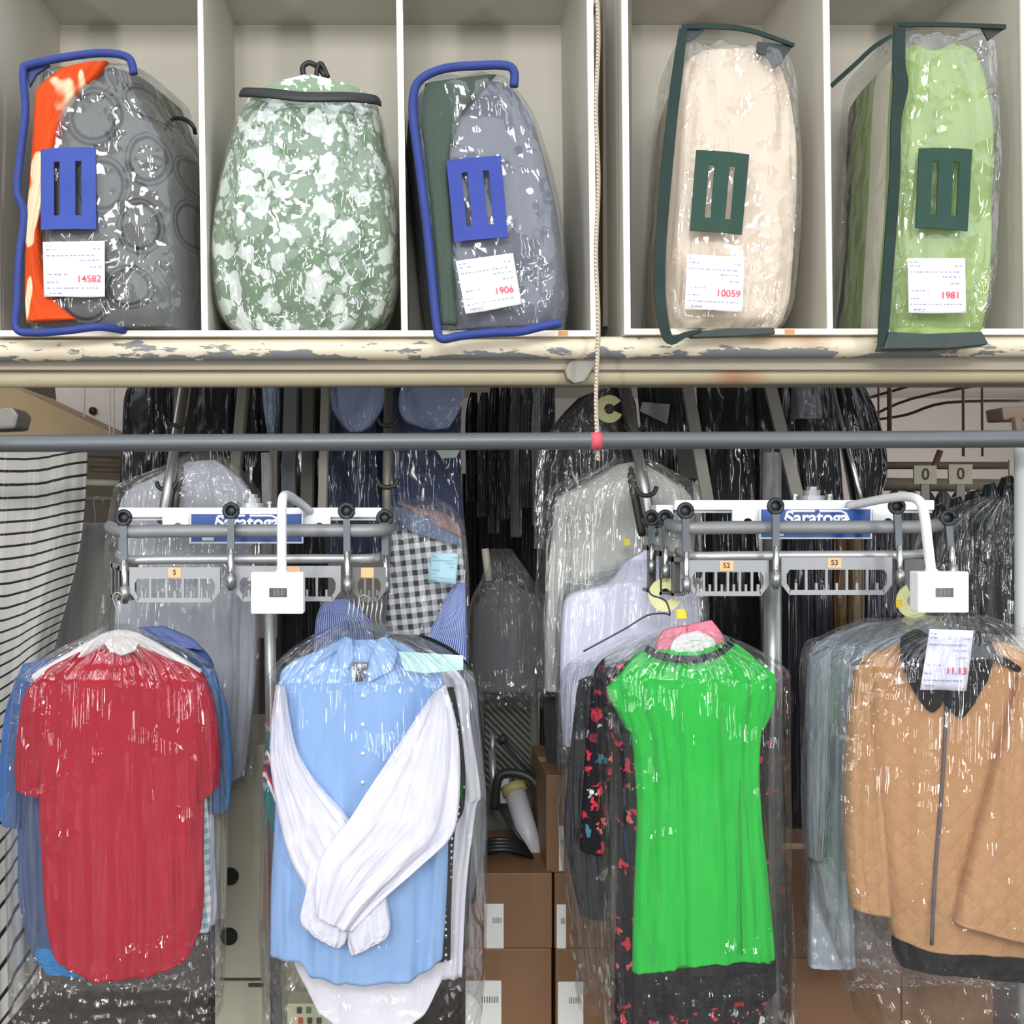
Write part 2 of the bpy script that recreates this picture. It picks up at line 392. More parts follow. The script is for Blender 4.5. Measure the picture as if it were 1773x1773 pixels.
def beam_mat(peel, seed, zc, base='#d3c9b1'):
    t = NT('peeling_cream_paint'); o = t.map(t.obj(), loc=(seed, 0, 0))
    z = t.n('ShaderNodeSeparateXYZ', Vector=t.obj()).outputs[2]
    n1 = t.noise(t.map(o, (2.2, 1, 9)), 3.2, 6, .62); n2 = t.noise(o, 60, 3, .7); n3 = t.noise(t.map(o, (1, 1, 1)), 2.3, 2)
    c = t.mix(t.ramp(n2, [(.6, '#000000'), (.75, '#888888')]), rgb(base), rgb('#8c7355'))
    c = t.mix(t.ramp(n3, [(.62, '#000000'), (.75, '#ffffff')]), c, rgb('#9a6b45'))
    m = t.ramp(t.math('ADD', n1, t.math('MULTIPLY', t.math('SUBTRACT', zc, z), 5.)), [(peel, '#000000'), (peel + .02, '#ffffff')])
    c = t.mix(m, c, rgb('#75787a'))
    return t.bsdf(c, .5, 0, t.bump(t.math('SUBTRACT', 1., m), .002, .6))
x0, x1 = P(-160, 0, 2.5).x, P(2100, 0, 2.5).x
def bar_thing(name, label, y, Y, r, mat, cat, ext=(-150, 2050), slope=-8):
    a = P(ext[0], y + 4 - slope * ext[0] / 1773 * -1 + 0, Y); c = P(ext[1], y + 4 + slope * ext[1] / 1773, Y)
    a = P(ext[0], y + slope * (ext[0] - 886) / 1773, Y); c = P(ext[1], y + slope * (ext[1] - 886) / 1773, Y)
    bm = BM(); tube(bm, [a.lerp(c, i / 12) for i in range(13)], r, 24); o = put(name, bm, mat); return tag(o, label, cat)
bar_thing('support_beam', 'thick cream pipe under the cabinets with grey patches of peeled paint', 603, 2.535, .027, beam_mat(.55, 0., 1.947), 'pipe')
bar_thing('support_pipe', 'thinner cream pipe below the peeling one, with rust spots', 652, 2.60, .0225, beam_mat(.80, 3., 1.88, '#ada287'), 'pipe')
bm = BM(); box(bm, (x0, 2.56, P(0, 640, 2.56).z), (x1, 2.93, P(0, 604, 2.56).z)); tag(put('shaded_underboard', bm, plain('#a39c8b', .7), None, False), 'taupe board coloured as the shaded recess under the cabinets between the two cream pipes', 'board')  # its taupe carries the shade of the recess beneath the shelf
bar_thing('clothes_rail', 'long grey metal rail crossing in front of the conveyors', 764, 2.46, .0205, plain('#5c6164', .42, .35), 'rail')
t_ = bpy.data.objects['clothes_rail']
bm = BM(); tube(bm, [P(1022, 763.5, 2.46), P(1041, 763.4, 2.46)], .0209, 24)
tp = put('red_tape_mark', bm, plain('#c9505c', .6)); tp.parent = t_
# bracket and old rope between the cabinets
bm = BM(); prism(bm, [(978, 640), (982, 655), (995, 664), (1012, 660), (1032, 630), (1036, 614), (1005, 612), (985, 628)], 2.545, .03, .004)
tag(put('pipe_bracket', bm, plain('#8e8b80', .6), None, False), 'rounded grey metal bracket tucked between the two cream pipes', 'bracket')
bm = BM(); pts = [P(1034 + 2 * math.sin(y / 40.), y, 2.475) for y in range(-30, 800, 12)]; tube(bm, pts, .0052, 10)
for i, p in enumerate(pts[:-1]): pass
def rope_mat():
    t = NT('twisted_rope'); o = t.obj(); w = t.n('ShaderNodeTexWave', _bands_direction='DIAGONAL', Vector=o, Scale=70., Distortion=.5).outputs[0]
    return t.bsdf(t.ramp(w, [(0, '#8a765c'), (.5, '#ded2bd')]), .9, 0, t.bump(w, .003, 1))
tag(put('rope', bm, rope_mat()), 'frayed cream rope hanging down between the two cabinets', 'rope')
bm = BM(); a = P(1044, 565, 2.72); c = P(1074, -100, 2.72); box(bm, (a.x, 2.72, a.z), (c.x + .03, 2.76, 2.94))
tag(put('filler_board', bm, plain('#8d8478', .8), None, False), 'taupe board set back in the gap between the two cabinets', 'board')  # one even taupe, darker than the cabinet panels

# ---------------------------------------------------------------- bags in the cabinets
def bil(c, u, v):
    (ax, ay), (bx, by), (cx, cy), (dx, dy) = c
    return (lerp(lerp(ax, bx, u), lerp(dx, cx, u), v), lerp(lerp(ay, by, u), lerp(dy, cy, u), v))
def handle_patch(parent, c, Y, col):
    us, vs = [0, .25, .36, .64, .75, 1], [0, .17, .2, .8, .83, 1]; bm = BM(); g = {}
    def vt(i, j, k):
        if (i, j, k) not in g:
            u, v = us[i], vs[j]
            if i in (1, 2, 3, 4) and j in (1, 4): pass
            x, y = bil(c, u, v); q = P(x, y, Y); q.y += k * .004 + .006 * (2 * u - 1) ** 2; g[i, j, k] = bm.verts.new(q)
        return g[i, j, k]
    cells = {(i, j) for i in range(5) for j in range(5)} - {(i, j) for i in (1, 3) for j in (1, 2, 3)}
    for i, j in cells:
        for k in (0, 1): bm.faces.new([vt(i, j, k), vt(i + 1, j, k), vt(i + 1, j + 1, k), vt(i, j + 1, k)])
        for (di, dj), (p, q) in {(-1, 0): ((i, j), (i, j + 1)), (1, 0): ((i + 1, j), (i + 1, j + 1)), (0, -1): ((i, j), (i + 1, j)), (0, 1): ((i, j + 1), (i + 1, j + 1))}.items():
            if (i + di, j + dj) not in cells: bm.faces.new([vt(*p, 0), vt(*q, 0), vt(*q, 1), vt(*p, 1)])
    return put('handle_patch', bm, plain(col, .75), parent, False)
paper = plain('#f4f4f6', .6)
def ticket(parent, c, Y, num, col='#d8485a', name='ticket', tint=None, seed=1):
    rnd = random.Random(seed); bm = BM()
    n = 8; rows = [[P(*bil(c, i / n, j / n), Y) + Vector((0, .004 * math.sin(i * .9 + seed) * (j / n), 0)) for i in range(n + 1)] for j in range(n + 1)]
    vs = [[bm.verts.new(p) for p in r] for r in rows]; wb = [[bm.verts.new(p + Vector((0, .0012, 0))) for p in r] for r in rows]
    for i in range(n):
        for j in range(n):
            bm.faces.new([vs[j][i], vs[j][i + 1], vs[j + 1][i + 1], vs[j + 1][i]]); bm.faces.new([wb[j][i], wb[j + 1][i], wb[j + 1][i + 1], wb[j][i + 1]])
    for i in range(n):
        for A, B in ((vs[0], wb[0]), (vs[n], wb[n])): bm.faces.new([A[i], B[i], B[i + 1], A[i + 1]])
        for k in (0, n): bm.faces.new([vs[i][k], vs[i + 1][k], wb[i + 1][k], wb[i][k]])
    tk = put(name, bm, tint or paper, parent, True)
    bm = BM()
    for v, a, bnd in ((.06, .04, .16), (.13, .05, .2), (.24, .05, .85), (.13, .82, .95), (.33, .6, .9), (.45, .75, .9), (.58, .08, .35), (.72, .05, .2), (.83, .05, .9), (.92, .1, .3)):
        x = a
        while x < bnd:
            w = rnd.uniform(.02, .06); q = [bil(c, x, v), bil(c, min(x + w, .97), v), bil(c, min(x + w, .97), v + .022), bil(c, x, v + .022)]
            prism(bm, q, Y - .0055, .0006); x += w + rnd.uniform(.012, .04)
    put('printed_lines', bm, plain('#8f8fae', .7), tk, False)
    if num:
        ang = math.atan2(-(c[1][1] - c[0][1]), c[1][0] - c[0][0]); q = bil(c, .74, .68)
        text(num, plain(col, .6), tk, P(q[0], q[1], Y - .006), .023, ang, name='printed_number', bold=.0002)
    return tk
def piping(parent, pts, Y, r, col, name='piping', flat=1.):
    bm = BM(); tube(bm, [P(p[0], p[1], p[2] if len(p) > 2 else Y) for p in pts], r, 10, smooth=6, flat=flat)
    return put(name, bm, plain(col, .7), parent)
bagfilm = film_mat('bag', folds=9., amp=.006, cr=.013, haze=.035, s=1.3, gain=1.5, rough=.08)
YB = 2.445
BLUE, DGR = '#24387f', '#142c28'
def pillow(rows, grow, th, seed, Yc=2.675, e=.42, rear=(0, 0), amp=.008, nu=96, nv=80, top=None, bot=None, tt=None):
    tt = tt or [(0, .8), (.08, .97), (.5, 1.), (.9, 1), (1, .92)]
    return loft(rows, Yc, th, e, nu, nv, fold(seed, amp * 2, 3, 4, amp, 9), top, bot, Ym=2.47, rear=rear, tt=tt, grow=grow)

# bag 1: grey ring-quilted comforter with orange fleece
t1 = thing('comforter_bag', 'clear bag with blue trim holding a grey ring-quilted comforter and orange fleece', 'comforter bag', P(180, 572, 2.6), 'comforter bags in the cabinets')
rowsA = [R(104, 58, 216), R(150, 54, 232), R(200, 52, 252), R(260, 50, 285), R(400, 46, 300), R(500, 44, 302), R(562, 48, 302)]
o1 = t1.location
rings = [(165, 205, 38, 40), (257, 277, 29, 38), (245, 396, 31, 38), (182, 325, 34, 40), (318, 270, 20, 36), (318, 372, 17, 38), (245, 165, 26, 30), (150, 520, 38, 34), (225, 500, 34, 30)]
R3 = []
for (x, y, rx, ry) in rings:
    q = P(x, y, 2.48) - o1; R3.append((q.x, q.z, rx * 2.48 / F, ry * 2.48 / F))
put('comforter', pillow(rowsA, 0, .21, 1., rear=(0, 62), amp=.006), ringed('#5c5e5c', R3, None), t1)
bm = loft([(95, 122, 185, 104), (62, 150, 168, 128), (58, 185, 118, 180), (54, 240, 98, 240), (50, 320, 84, 320), (44, 400, 66, 400), (42, 470, 74, 470), (42, 520, 92, 515), (44, 556, 130, 552)],
          2.462, .022, .8, 40, 90, fold(4, .006, 3, 6), Ym=2.45)
put('fleece_blanket', bm, cloth('#cb481c', 'patch', s2='#e2c7a4', scale=9.), t1, label='bright orange fleece with cream patches')
put('plastic_film', pillow([(46, 116, 226, 96), (46, 150, 236, 140), R(200, 42, 264), R(260, 40, 294), R(400, 38, 306), R(500, 34, 308), R(566, 34, 308)], 0, .225, 9., rear=(0, 64), amp=.01, nu=160, nv=120), bagfilm, t1)
piping(t1, [(232, 128), (222, 100), (180, 92), (120, 98), (52, 112), (40, 125), (44, 190), (36, 260), (30, 330), (42, 372), (34, 440), (30, 520), (28, 568), (60, 576), (120, 572), (170, 566), (215, 572, 2.5)], YB, .0095, BLUE)
bm = BM(); prism(bm, [(44, 118), (86, 112), (62, 128), (50, 150)], 2.455, .01); put('corner_panel', bm, plain('#3a4b78', .7), t1, False)
handle_patch(t1, [(69, 257), (164, 253), (165, 396), (69, 397)], 2.432, '#2f4799')
ticket(t1, [(74, 419), (181, 417), (182, 514), (76, 514)], 2.43, '14582', seed=3)
bm = BM(); tube(bm, [P(296, 205, 2.66), P(318, 206, 2.62), P(334, 218, 2.60), P(338, 232, 2.62)], .0055, 8, smooth=4, flat=.5); put('black_strap', bm, black, t1)

# bag 2: sage floral
t2 = thing('comforter_bag', 'clear rounded bag stuffed with a sage green comforter printed with white flowers', 'comforter bag', P(530, 572, 2.6), 'comforter bags in the cabinets')
r2 = [R(168, 420, 656), R(190, 412, 662), R(250, 396, 672), R(330, 377, 686), R(400, 370, 690), R(480, 371, 688), R(540, 386, 668), R(571, 420, 630)]
def pleats(u, v, w): return .019 * math.sin(u * 17 + 2.2 * math.sin(v * 5) + v * 3) * (1 - .4 * abs(u)) + nz(u * 9, v * 9, 2) * .008
bm = loft(r2, 2.66, .19, .62, 120, 100, pleats, Ym=2.61, Yz=2.50, tt=[(0, .72), (.2, .95), (.6, 1), (1, .75)])
put('comforter', bm, cloth('#6f876b', 'floral', s2='#d2d8d2', wr=.6), t2)
put('plastic_film', loft(r2, 2.66, .208, .62, 160, 120, fold(12, .012, 5, 6, .006, 16), Ym=2.61, Yz=2.50, tt=[(0, .76), (.2, .95), (.6, 1), (1, .75)], grow=4), film_mat('bagB', folds=5., amp=.006, cr=.028, haze=.05, s=1.0, gain=2., rough=.07), t2)
bm = loft([R(138, 510, 570), R(143, 465, 615), R(152, 434, 645), R(168, 421, 656)], 2.64, .13, .8, 48, 24, fold(3, .004), Ym=2.61, Yz=2.54)
put('bag_top', bm, cloth('#80967c', 'floral', s2='#dfe4da', wr=.6), t2)
bm = BM(); tube(bm, [P(419, 160, 2.50), P(432, 160, 2.475), P(470, 162, 2.455), P(530, 168, 2.445), P(600, 168, 2.45), P(645, 172, 2.475), P(656, 176, 2.50)], .0135, 10, smooth=6, flat=.4); put('zipper_band', bm, black, t2)
bm = BM(); tube(bm, [P(528, 140, 2.6), P(524, 118, 2.6), P(534, 109, 2.6), P(547, 114, 2.6), P(560, 128, 2.58), P(566, 142, 2.6)], .007, 8, smooth=5)
tube(bm, [P(548, 140, 2.58), P(549, 120, 2.58), P(556, 110, 2.58), P(568, 134, 2.58)], .006, 8, smooth=5); put('strap_loop', bm, black, t2)

# bag 3: slate comforter, blue trim
t3 = thing('comforter_bag', 'leaning blue trimmed clear bag holding a plain slate grey comforter', 'comforter bag', P(860, 572, 2.6), 'comforter bags in the cabinets')
r3 = [(732, 132, 884, 124), (728, 190, 920, 175), (734, 260, 945, 250), (742, 330, 965, 330), (750, 420, 978, 420), (757, 500, 984, 500), (768, 566, 975, 560)]
put('comforter', pillow(r3, 0, .205, 2., rear=(-38, 28), amp=.006), cloth('#666a76', wr=.5), t3)
bm = loft([(736, 142, 860, 126), (730, 200, 800, 195), (738, 280, 776, 280), (746, 360, 780, 360), (754, 450, 786, 450), (762, 560, 792, 560)], 2.463, .012, .8, 30, 50, fold(2, .003), Ym=2.45)
put('inner_lining', bm, cloth('#44524a', wr=.5), t3, label='dark green inner lining strip')
put('plastic_film', pillow([(722, 124, 888, 118), (716, 190, 925, 175), (722, 260, 950, 250), (732, 330, 970, 330), (742, 420, 982, 420), (750, 500, 988, 500), (762, 568, 980, 562)], 0, .225, 15., rear=(-30, 30), amp=.011, nu=160, nv=120), bagfilm, t3)
piping(t3, [(890, 150), (884, 116), (820, 114), (765, 120), (728, 138), (716, 165), (716, 210), (728, 300), (740, 400), (748, 480), (756, 560), (764, 586), (800, 581), (850, 576), (900, 574), (935, 566), (970, 559)], YB, .0105, BLUE)
handle_patch(t3, [(773, 277), (868, 268), (880, 410), (787, 418)], 2.432, '#2e4094')
ticket(t3, [(789, 452), (888, 438), (903, 527), (806, 544)], 2.43, '1906', seed=5)

# bag 4: cream
t4 = thing('comforter_bag', 'clear bag with dark green trim holding a plump cream comforter', 'comforter bag', P(1260, 570, 2.6), 'comforter bags in the cabinets')
r4 = [R(70, 1215, 1325), R(104, 1185, 1372), R(180, 1172, 1392), R(280, 1164, 1400), R(400, 1156, 1398), R(500, 1156, 1388), R(540, 1158, 1378), R(566, 1165, 1362)]
put('comforter', pillow(r4, 0, .20, 3., rear=(20, -6), amp=.012), cloth('#d6c4b0', wr=1.6), t4)
put('plastic_film', pillow([(1180, 50, 1376, 80), (1174, 110, 1392, 112), R(180, 1166, 1402), R(280, 1158, 1408), R(400, 1150, 1404), R(500, 1148, 1394), R(540, 1150, 1384), R(566, 1158, 1368)], 0, .225, 23., rear=(18, -10), amp=.010, nu=160, nv=120), bagfilm, t4)
def band(parent, pts, Y, w, col, name='trim_band', back=.0):
    bm = BM(); ps = smooth_path([Vector((x, y, 0)) for x, y, *_ in pts], 6); ws = smooth_path([Vector((p[2] if len(p) > 2 else w, 0, 0)) for p in pts], 6)
    L = []
    for i, p in enumerate(ps):
        d = (ps[min(i + 1, len(ps) - 1)] - ps[max(i - 1, 0)]).normalized(); s = Vector((-d.y, d.x, 0)) * ws[i].x / 2
        a, c = p - s, p + s; L.append([bm.verts.new(P(a.x, a.y, Y)), bm.verts.new(P(c.x, c.y, Y)), bm.verts.new(P(c.x, c.y, Y) + Vector((0, .005, 0))), bm.verts.new(P(a.x, a.y, Y) + Vector((0, .005, 0)))])
    for A, B in zip(L, L[1:]):
        for k in range(4): bm.faces.new((A[k], A[(k + 1) % 4], B[(k + 1) % 4], B[k]))
    bm.faces.new(L[0]); bm.faces.new(L[-1][::-1])
    return put(name, bm, plain(col, .8), parent, False)
band(t4, [(1183, 50, 14), (1174, 120, 18), (1164, 200, 19), (1154, 300, 20), (1146, 400, 19), (1142, 480, 20), (1147, 545, 18), (1160, 588, 16), (1190, 578, 9), (1215, 572, 5)], YB, 18, DGR)
band(t4, [(1181, 46, 8), (1240, 45, 9), (1300, 52, 8), (1376, 78, 6)], YB, 8, DGR)
bm = BM(); prism(bm, [(1312, 72), (1374, 78), (1352, 110), (1340, 118), (1330, 100), (1310, 90)], 2.452, .006); put('dark_corner', bm, plain('#26302e', .5), t4, False)
bm = BM(); prism(bm, [(1180, 48), (1220, 52), (1205, 66), (1182, 76)], 2.452, .006); put('dark_corner', bm, plain('#26302e', .5), t4, False)
bm = BM(); prism(bm, [(1190, 574), (1250, 570), (1340, 567), (1343, 578), (1250, 582), (1200, 584)], 2.45, .03, .002); put('dark_base', bm, plain('#22302f', .5), t4, False)
handle_patch(t4, [(1207, 258), (1299, 266), (1286, 405), (1196, 398)], 2.43, '#1d4034')
ticket(t4, [(1190, 440), (1289, 446), (1286, 540), (1186, 535)], 2.428, '10059', seed=8)

# bag 5: green with stripe
t5 = thing('comforter_bag', 'tall clear bag with dark trim holding a pistachio green comforter with a cream side stripe', 'comforter bag', P(1620, 570, 2.6), 'comforter bags in the cabinets')
r5 = [R(72, 1568, 1700), R(110, 1562, 1722), R(200, 1556, 1742), R(300, 1552, 1746), R(400, 1546, 1742), R(500, 1540, 1730), R(560, 1538, 1722), R(582, 1545, 1712)]
def green_mat():
    t = NT('striped_comforter_fabric'); o = t.n('ShaderNodeSeparateXYZ', Vector=t.obj()); y = t.math('SUBTRACT', o.outputs[1], 0)
    c = t.ramp(t.math('ADD', y, .5), [(0, '#93aa68'), (.44, '#e2dcc8'), (.535, '#93aa68'), (.66, '#5a5054')], 'CONSTANT')
    return t.bsdf(c, .85, 0, t.bump(t.noise(t.map(t.uv(), (7, 6, 1)), 1., 3), .012, .8), spec=.2)
def lobes(u, v, w): return nz(u * 3, v * 5, 7) * .02 + nz(u * 9, v * 10, 3) * .006
put('comforter', loft(r5, 2.665, .205, .42, 110, 90, lobes, Ym=2.47, rear=(10, -10), tt=[(0, .7), (.08, .95), (1, .95)], top=[(-1, 6), (-.5, -12), (0, 12), (.5, -14), (1, 8)], topw=.12), green_mat(), t5)
put('plastic_film', pillow([R(44, 1556, 1742), R(110, 1556, 1746), R(200, 1550, 1750), R(300, 1546, 1752), R(400, 1540, 1748), R(500, 1534, 1738), R(566, 1532, 1728)], 0, .228, 33., rear=(8, -10), amp=.011, nu=160, nv=120), bagfilm, t5)
band(t5, [(1558, 45, 20), (1557, 110, 22), (1560, 150, 26), (1552, 210, 18), (1550, 300, 18), (1543, 400, 19), (1537, 480, 18), (1532, 550, 18), (1528, 598, 16)], YB, 18, DGR)
band(t5, [(1556, 42, 8), (1640, 42, 7), (1742, 46, 8)], YB, 8, DGR)
band(t5, [(1545, 62, 8), (1515, 80, 8), (1480, 112, 8), (1440, 148, 8)], 2.60, 8, DGR, 'back_trim')
bm = BM(); prism(bm, [(1700, 48), (1742, 48), (1712, 70)], 2.452, .006); put('dark_corner', bm, plain('#26302e', .5), t5, False)
bm = BM(); prism(bm, [(1540, 574), (1600, 578), (1700, 574), (1712, 596), (1640, 602), (1530, 604)], 2.44, .05, .002); put('dark_base', bm, plain('#1d2e2d', .45), t5, False)
handle_patch(t5, [(1594, 255), (1686, 257), (1678, 399), (1588, 393)], 2.43, '#1d4034')
ticket(t5, [(1572, 447), (1671, 447), (1672, 542), (1572, 542)], 2.428, '1981', seed=11)

# ---------------------------------------------------------------- conveyors
GREYP = plain('#85888a', .5, .25)
def beam_unit(xa, xb, y0, y1, sx0, sx1, sy0, sy1, bolt, label, arrow=False):
    t = thing('conveyor_carriage', label, 'conveyor', P((xa + xb) / 2, y1, 2.76), 'garment conveyors')
    bm = BM(); pbox(bm, xa, y0, xb, y0 + 17, 2.74, 2.84, .002); put('channel_beam', bm, white, t, False)
    bm = BM(); pbox(bm, xa + 4, y0 + 17, xb - 4, y0 + 22, 2.75, 2.83); put('beam_flange', bm, plain('#c4c6c8', .5), t, False)
    for s in (sx0 - 47, sx1 + 1):
        bm = BM()
        arc = [(s + 18 + 9 + 9 * math.cos(a), sy1 - 26 - 10 * math.sin(a)) for a in [PI * k / 8 for k in range(9)]]
        prism(bm, [(s, sy0 + 2), (s, sy0 + 22), (s + 18, sy0 + 22)] + arc[::-1] + [(s + 36, sy0 + 22), (s + 46, sy0 + 22), (s + 46, sy0 + 2)], 2.735, .005); put('side_bracket', bm, white, t, False)
    bm = BM(); pbox(bm, sx0, sy0, sx1, sy1, 2.72, 2.728); sg = put('sign_plate', bm, plain('#e6ebf0', .4), t, False)
    bm = BM(); pbox(bm, sx0 + 3, sy0 + 2, sx1 - 3, sy1 - 3, 2.7185, 2.7195); put('blue_panel', bm, plain('#1f4a94', .4), sg, False)
    q = P((sx0 + sx1) / 2 + 2, sy0 + 17, 2.7175)
    text('Saratoga', plain('#f2f5f8', .4), sg, q, .048, 0, name='sign_lettering', bold=.0012)
    mx = (sx0 + sx1) / 2 + 2; bm = BM()
    tube(bm, [P(mx - 55, sy0 + 20, 2.717), P(mx - 52, sy0 + 8, 2.717), P(mx - 44, sy0 + 5, 2.717), P(mx - 4, sy0 + 5, 2.717)], .0032, 6)
    put('sign_swoosh', bm, plain('#f2f5f8', .4), sg, False); bm = BM()
    tube(bm, [P(mx + 4, sy0 + 5, 2.717), P(mx + 42, sy0 + 5, 2.717), P(mx + 50, sy0 + 9, 2.717), P(mx + 55, sy0 + 20, 2.717)], .0032, 6)
    put('sign_swoosh', bm, plain('#f2f5f8', .4), sg, False)
    bm = BM(); pbox(bm, sx0 + 22, sy1 - 12, sx0 + 42, sy1 - 5, 2.7175, 2.7185); put('pale_label', bm, plain('#c6d0dc', .5), sg, False)
    bm = BM(); c = P(bolt, y0, 2.79); tube(bm, [c, c + Vector((0, 0, .012))], .035, 20); tube(bm, [c + Vector((0, 0, .012)), c + Vector((0, 0, .026))], .022, 20); tube(bm, [c + Vector((0, 0, .026)), c + Vector((0, 0, .036))], .014, 6)
    put('bearing_cap', bm, plain('#b9bdc0', .4, .4), t, False)
    for dx in (-30, 30):
        bm = BM(); c = P(bolt + dx, y0, 2.76); tube(bm, [c, c + Vector((0, 0, .012))], .006, 6); tube(bm, [c + Vector((0, 0, .01)), c + Vector((0, 0, .016))], .010, 6); put('bolt', bm, steel, t, False)
    return t
cl = beam_unit(205, 660, 879, 900, 328, 525, 888, 941, 437, 'white conveyor carriage with blue sign in front of the white shirts and gingham cloth')
cr = beam_unit(1168, 1618, 866, 888, 1315, 1510, 880, 933, 1405, 'white conveyor carriage with blue sign above the green dress')
bm = BM(); pbox(bm, 1136, 874, 1166, 890, 2.76, 2.82, .002); put('beam_end_block', bm, white, cr, False)
def tube_rail(parent, x0, x1, y, Y, r, mat, name, bendL, bendR):
    pts = [P(*bendL)] + [P(lerp(x0, x1, k / 6), y + (-2 * k / 6), Y) for k in range(7)] + [P(*bendR)]
    bm = BM(); tube(bm, pts, r, 16, smooth=4); return put(name, bm, mat, parent)
tube_rail(cl, 215, 655, 920, 2.62, .0165, GREYP, 'track_tube', (190, 912, 2.70), (676, 912, 2.72))
tube_rail(cr, 1182, 1600, 914, 2.62, .0165, GREYP, 'track_tube', (1150, 906, 2.72), (1632, 908, 2.72))
tube_rail(cl, 225, 640, 969, 2.64, .0120, plain('#a9abaa', .35, .5), 'guide_bar', (205, 960, 2.72), (665, 962, 2.72))
tube_rail(cr, 1200, 1570, 963, 2.64, .0120, plain('#b9bbba', .35, .5), 'guide_bar', (1175, 955, 2.72), (1600, 958, 2.72))
# tracks that climb away behind
def incline(parent, p, q, r, mat=GREYP, name='climbing_track'):
    bm = BM(); tube(bm, [P(*p), P(*q)], r, 14); return put(name, bm, mat, parent)
incline(cl, (282, 902, 2.86), (322, 655, 3.25), .016, steel); incline(cl, (298, 902, 2.90), (338, 655, 3.30), .012, plain('#55534e', .5, .5))
incline(cl, (669, 905, 2.86), (673, 655, 3.20), .013, plain('#6e6d64', .5, .4))
incline(cr, (1130, 925, 2.86), (1080, 655, 3.22), .017, steel); incline(cr, (1112, 925, 2.9), (1060, 655, 3.25), .012, plain('#3c3c3a', .5, .5))
incline(cr, (1492, 868, 2.95), (1441, 670, 3.2), .006, chrome)
def clamp_hook(x, y, Y, s=1., parent=None):
    bm = BM(); c = P(x, y, Y)
    tube(bm, [c + Vector((-.028 * s, -.01, .012 * s)), c + Vector((-.020 * s, -.014, -.004)), c + Vector((0, -.016, -.010 * s)), c + Vector((.020 * s, -.014, -.004)), c + Vector((.030 * s, -.01, .014 * s))], .0065 * s, 8, smooth=4)
    return put('track_clamp', bm, plain('#343432', .5, .4), parent)
for x, y, Y in ((309, 732, 3.1), (290, 842, 2.95), (671, 732, 3.07), (671, 838, 2.93)): clamp_hook(x, y, Y, 1., cl)
for x, y, Y in ((1096, 742, 3.1), (1117, 852, 2.93), (1128, 905, 2.83)): clamp_hook(x, y, Y, 1., cr)

def rack(x0, x1, y0, y1, Y, num, label, slots=5, mat=None, lx=None, yaw=0.):
    t = thing('slotted_hanger_rack', label, 'hanger rack', P((x0 + x1) / 2, y1, Y), 'slotted racks hanging from the conveyor tracks')
    mat = mat or plain('#96989a', .5, .2); H = y1 - y0; c = 14
    bm = BM()
    def pc(pts): prism(bm, pts, Y, .006)
    a, b_, e = y0 + H * .33, y1 - H * .13, 8
    pc([(x0, y0), (x1, y0), (x1, a), (x0, a)]); pc([(x0 + c, b_), (x1 - c, b_), (x1 - c, y1), (x0 + c, y1)])
    pc([(x0, a), (x0 + 14, a), (x0 + 9, a + 8), (x0 + 9, b_ - 12), (x0 + 16, b_), (x0 + c, y1), (x0, y1 - 18)])
    pc([(x1, a), (x1, y1 - 18), (x1 - c, y1), (x1 - 16, b_), (x1 - 9, b_ - 12), (x1 - 9, a + 8), (x1 - 14, a)])
    xs = [lerp(x0 + 8, x1 - 8, k / slots) for k in range(slots + 1)]
    for x in xs[1:-1]: pc([(x - 2, a), (x + 2, a), (x + 2, b_), (x - 2, b_)])
    for x, z in zip(xs, xs[1:]):
        m = (x + z) / 2; pc([(m - 1.8, b_ - 12), (m + 1.8, b_ - 12), (m + 1.8, b_), (m - 1.8, b_)])
    bmesh.ops.remove_doubles(bm, verts=bm.verts, dist=.0002)
    put('slotted_plate', bm, mat, t, False)
    if num is not None:
        lx = lx or (x0 + x1) / 2; w = 12 if len(num) > 1 else 11
        bm = BM(); pbox(bm, lx - w, y0 + 1, lx + w, y0 + 18, Y - .0015, Y - .0003); lb = put('number_label', bm, plain('#e3b183', .6), t, False)
        text(num, plain('#3a2a20', .6), lb, P(lx, y0 + 9.5, Y - .0018), .0185, 0, name='printed_number', bold=.0003)
    return t
rack(224, 381, 982, 1043, 2.60, '5', 'grey slotted rack with a single digit orange label above the red shirt', lx=302)
rack(406, 590, 980, 1041, 2.60, '', 'grey slotted rack half hidden by the white box on the arm', lx=508)
rack(610, 668, 982, 1041, 2.64, '', 'short dim slotted rack above the light blue shirt', 3, plain('#6e6e6a', .5, .2), lx=636)
rack(1190, 1331, 970, 1032, 2.60, '52', 'grey slotted rack with orange label 52 beside the bright pole', lx=1258, slots=6)
rack(1353, 1545, 965, 1030, 2.60, '53', 'grey slotted rack with orange label 53 on the long plate', lx=1445)
rack(1566, 1600, 968, 1030, 2.64, None, 'short slotted rack end behind the white box above the tan jacket', 2, plain('#5c5c5a', .5, .2))
def edge_rack(x, y0, y1, Y, label):
    t = thing('slotted_hanger_rack', label, 'hanger rack', P(x, y1, Y), 'racks seen edge-on at the track bend')
    bm = BM(); a = P(x, y1, Y)
    for k in range(5): q = a + Vector((.007 * k, .012 * k, 0)); box(bm, (q.x, q.y, q.z), (q.x + .004, q.y + .012, q.z + (y1 - y0) * Y / F))
    bmesh.ops.remove_doubles(bm, verts=bm.verts, dist=.0002)
    box(bm, (a.x, a.y, a.z + (y1 - y0) * Y / F - .012), (a.x + .034, a.y + .07, a.z + (y1 - y0) * Y / F)); box(bm, (a.x, a.y, a.z), (a.x + .034, a.y + .07, a.z + .008))
    put('slotted_plate', bm, plain('#63635f', .5, .3), t, False)
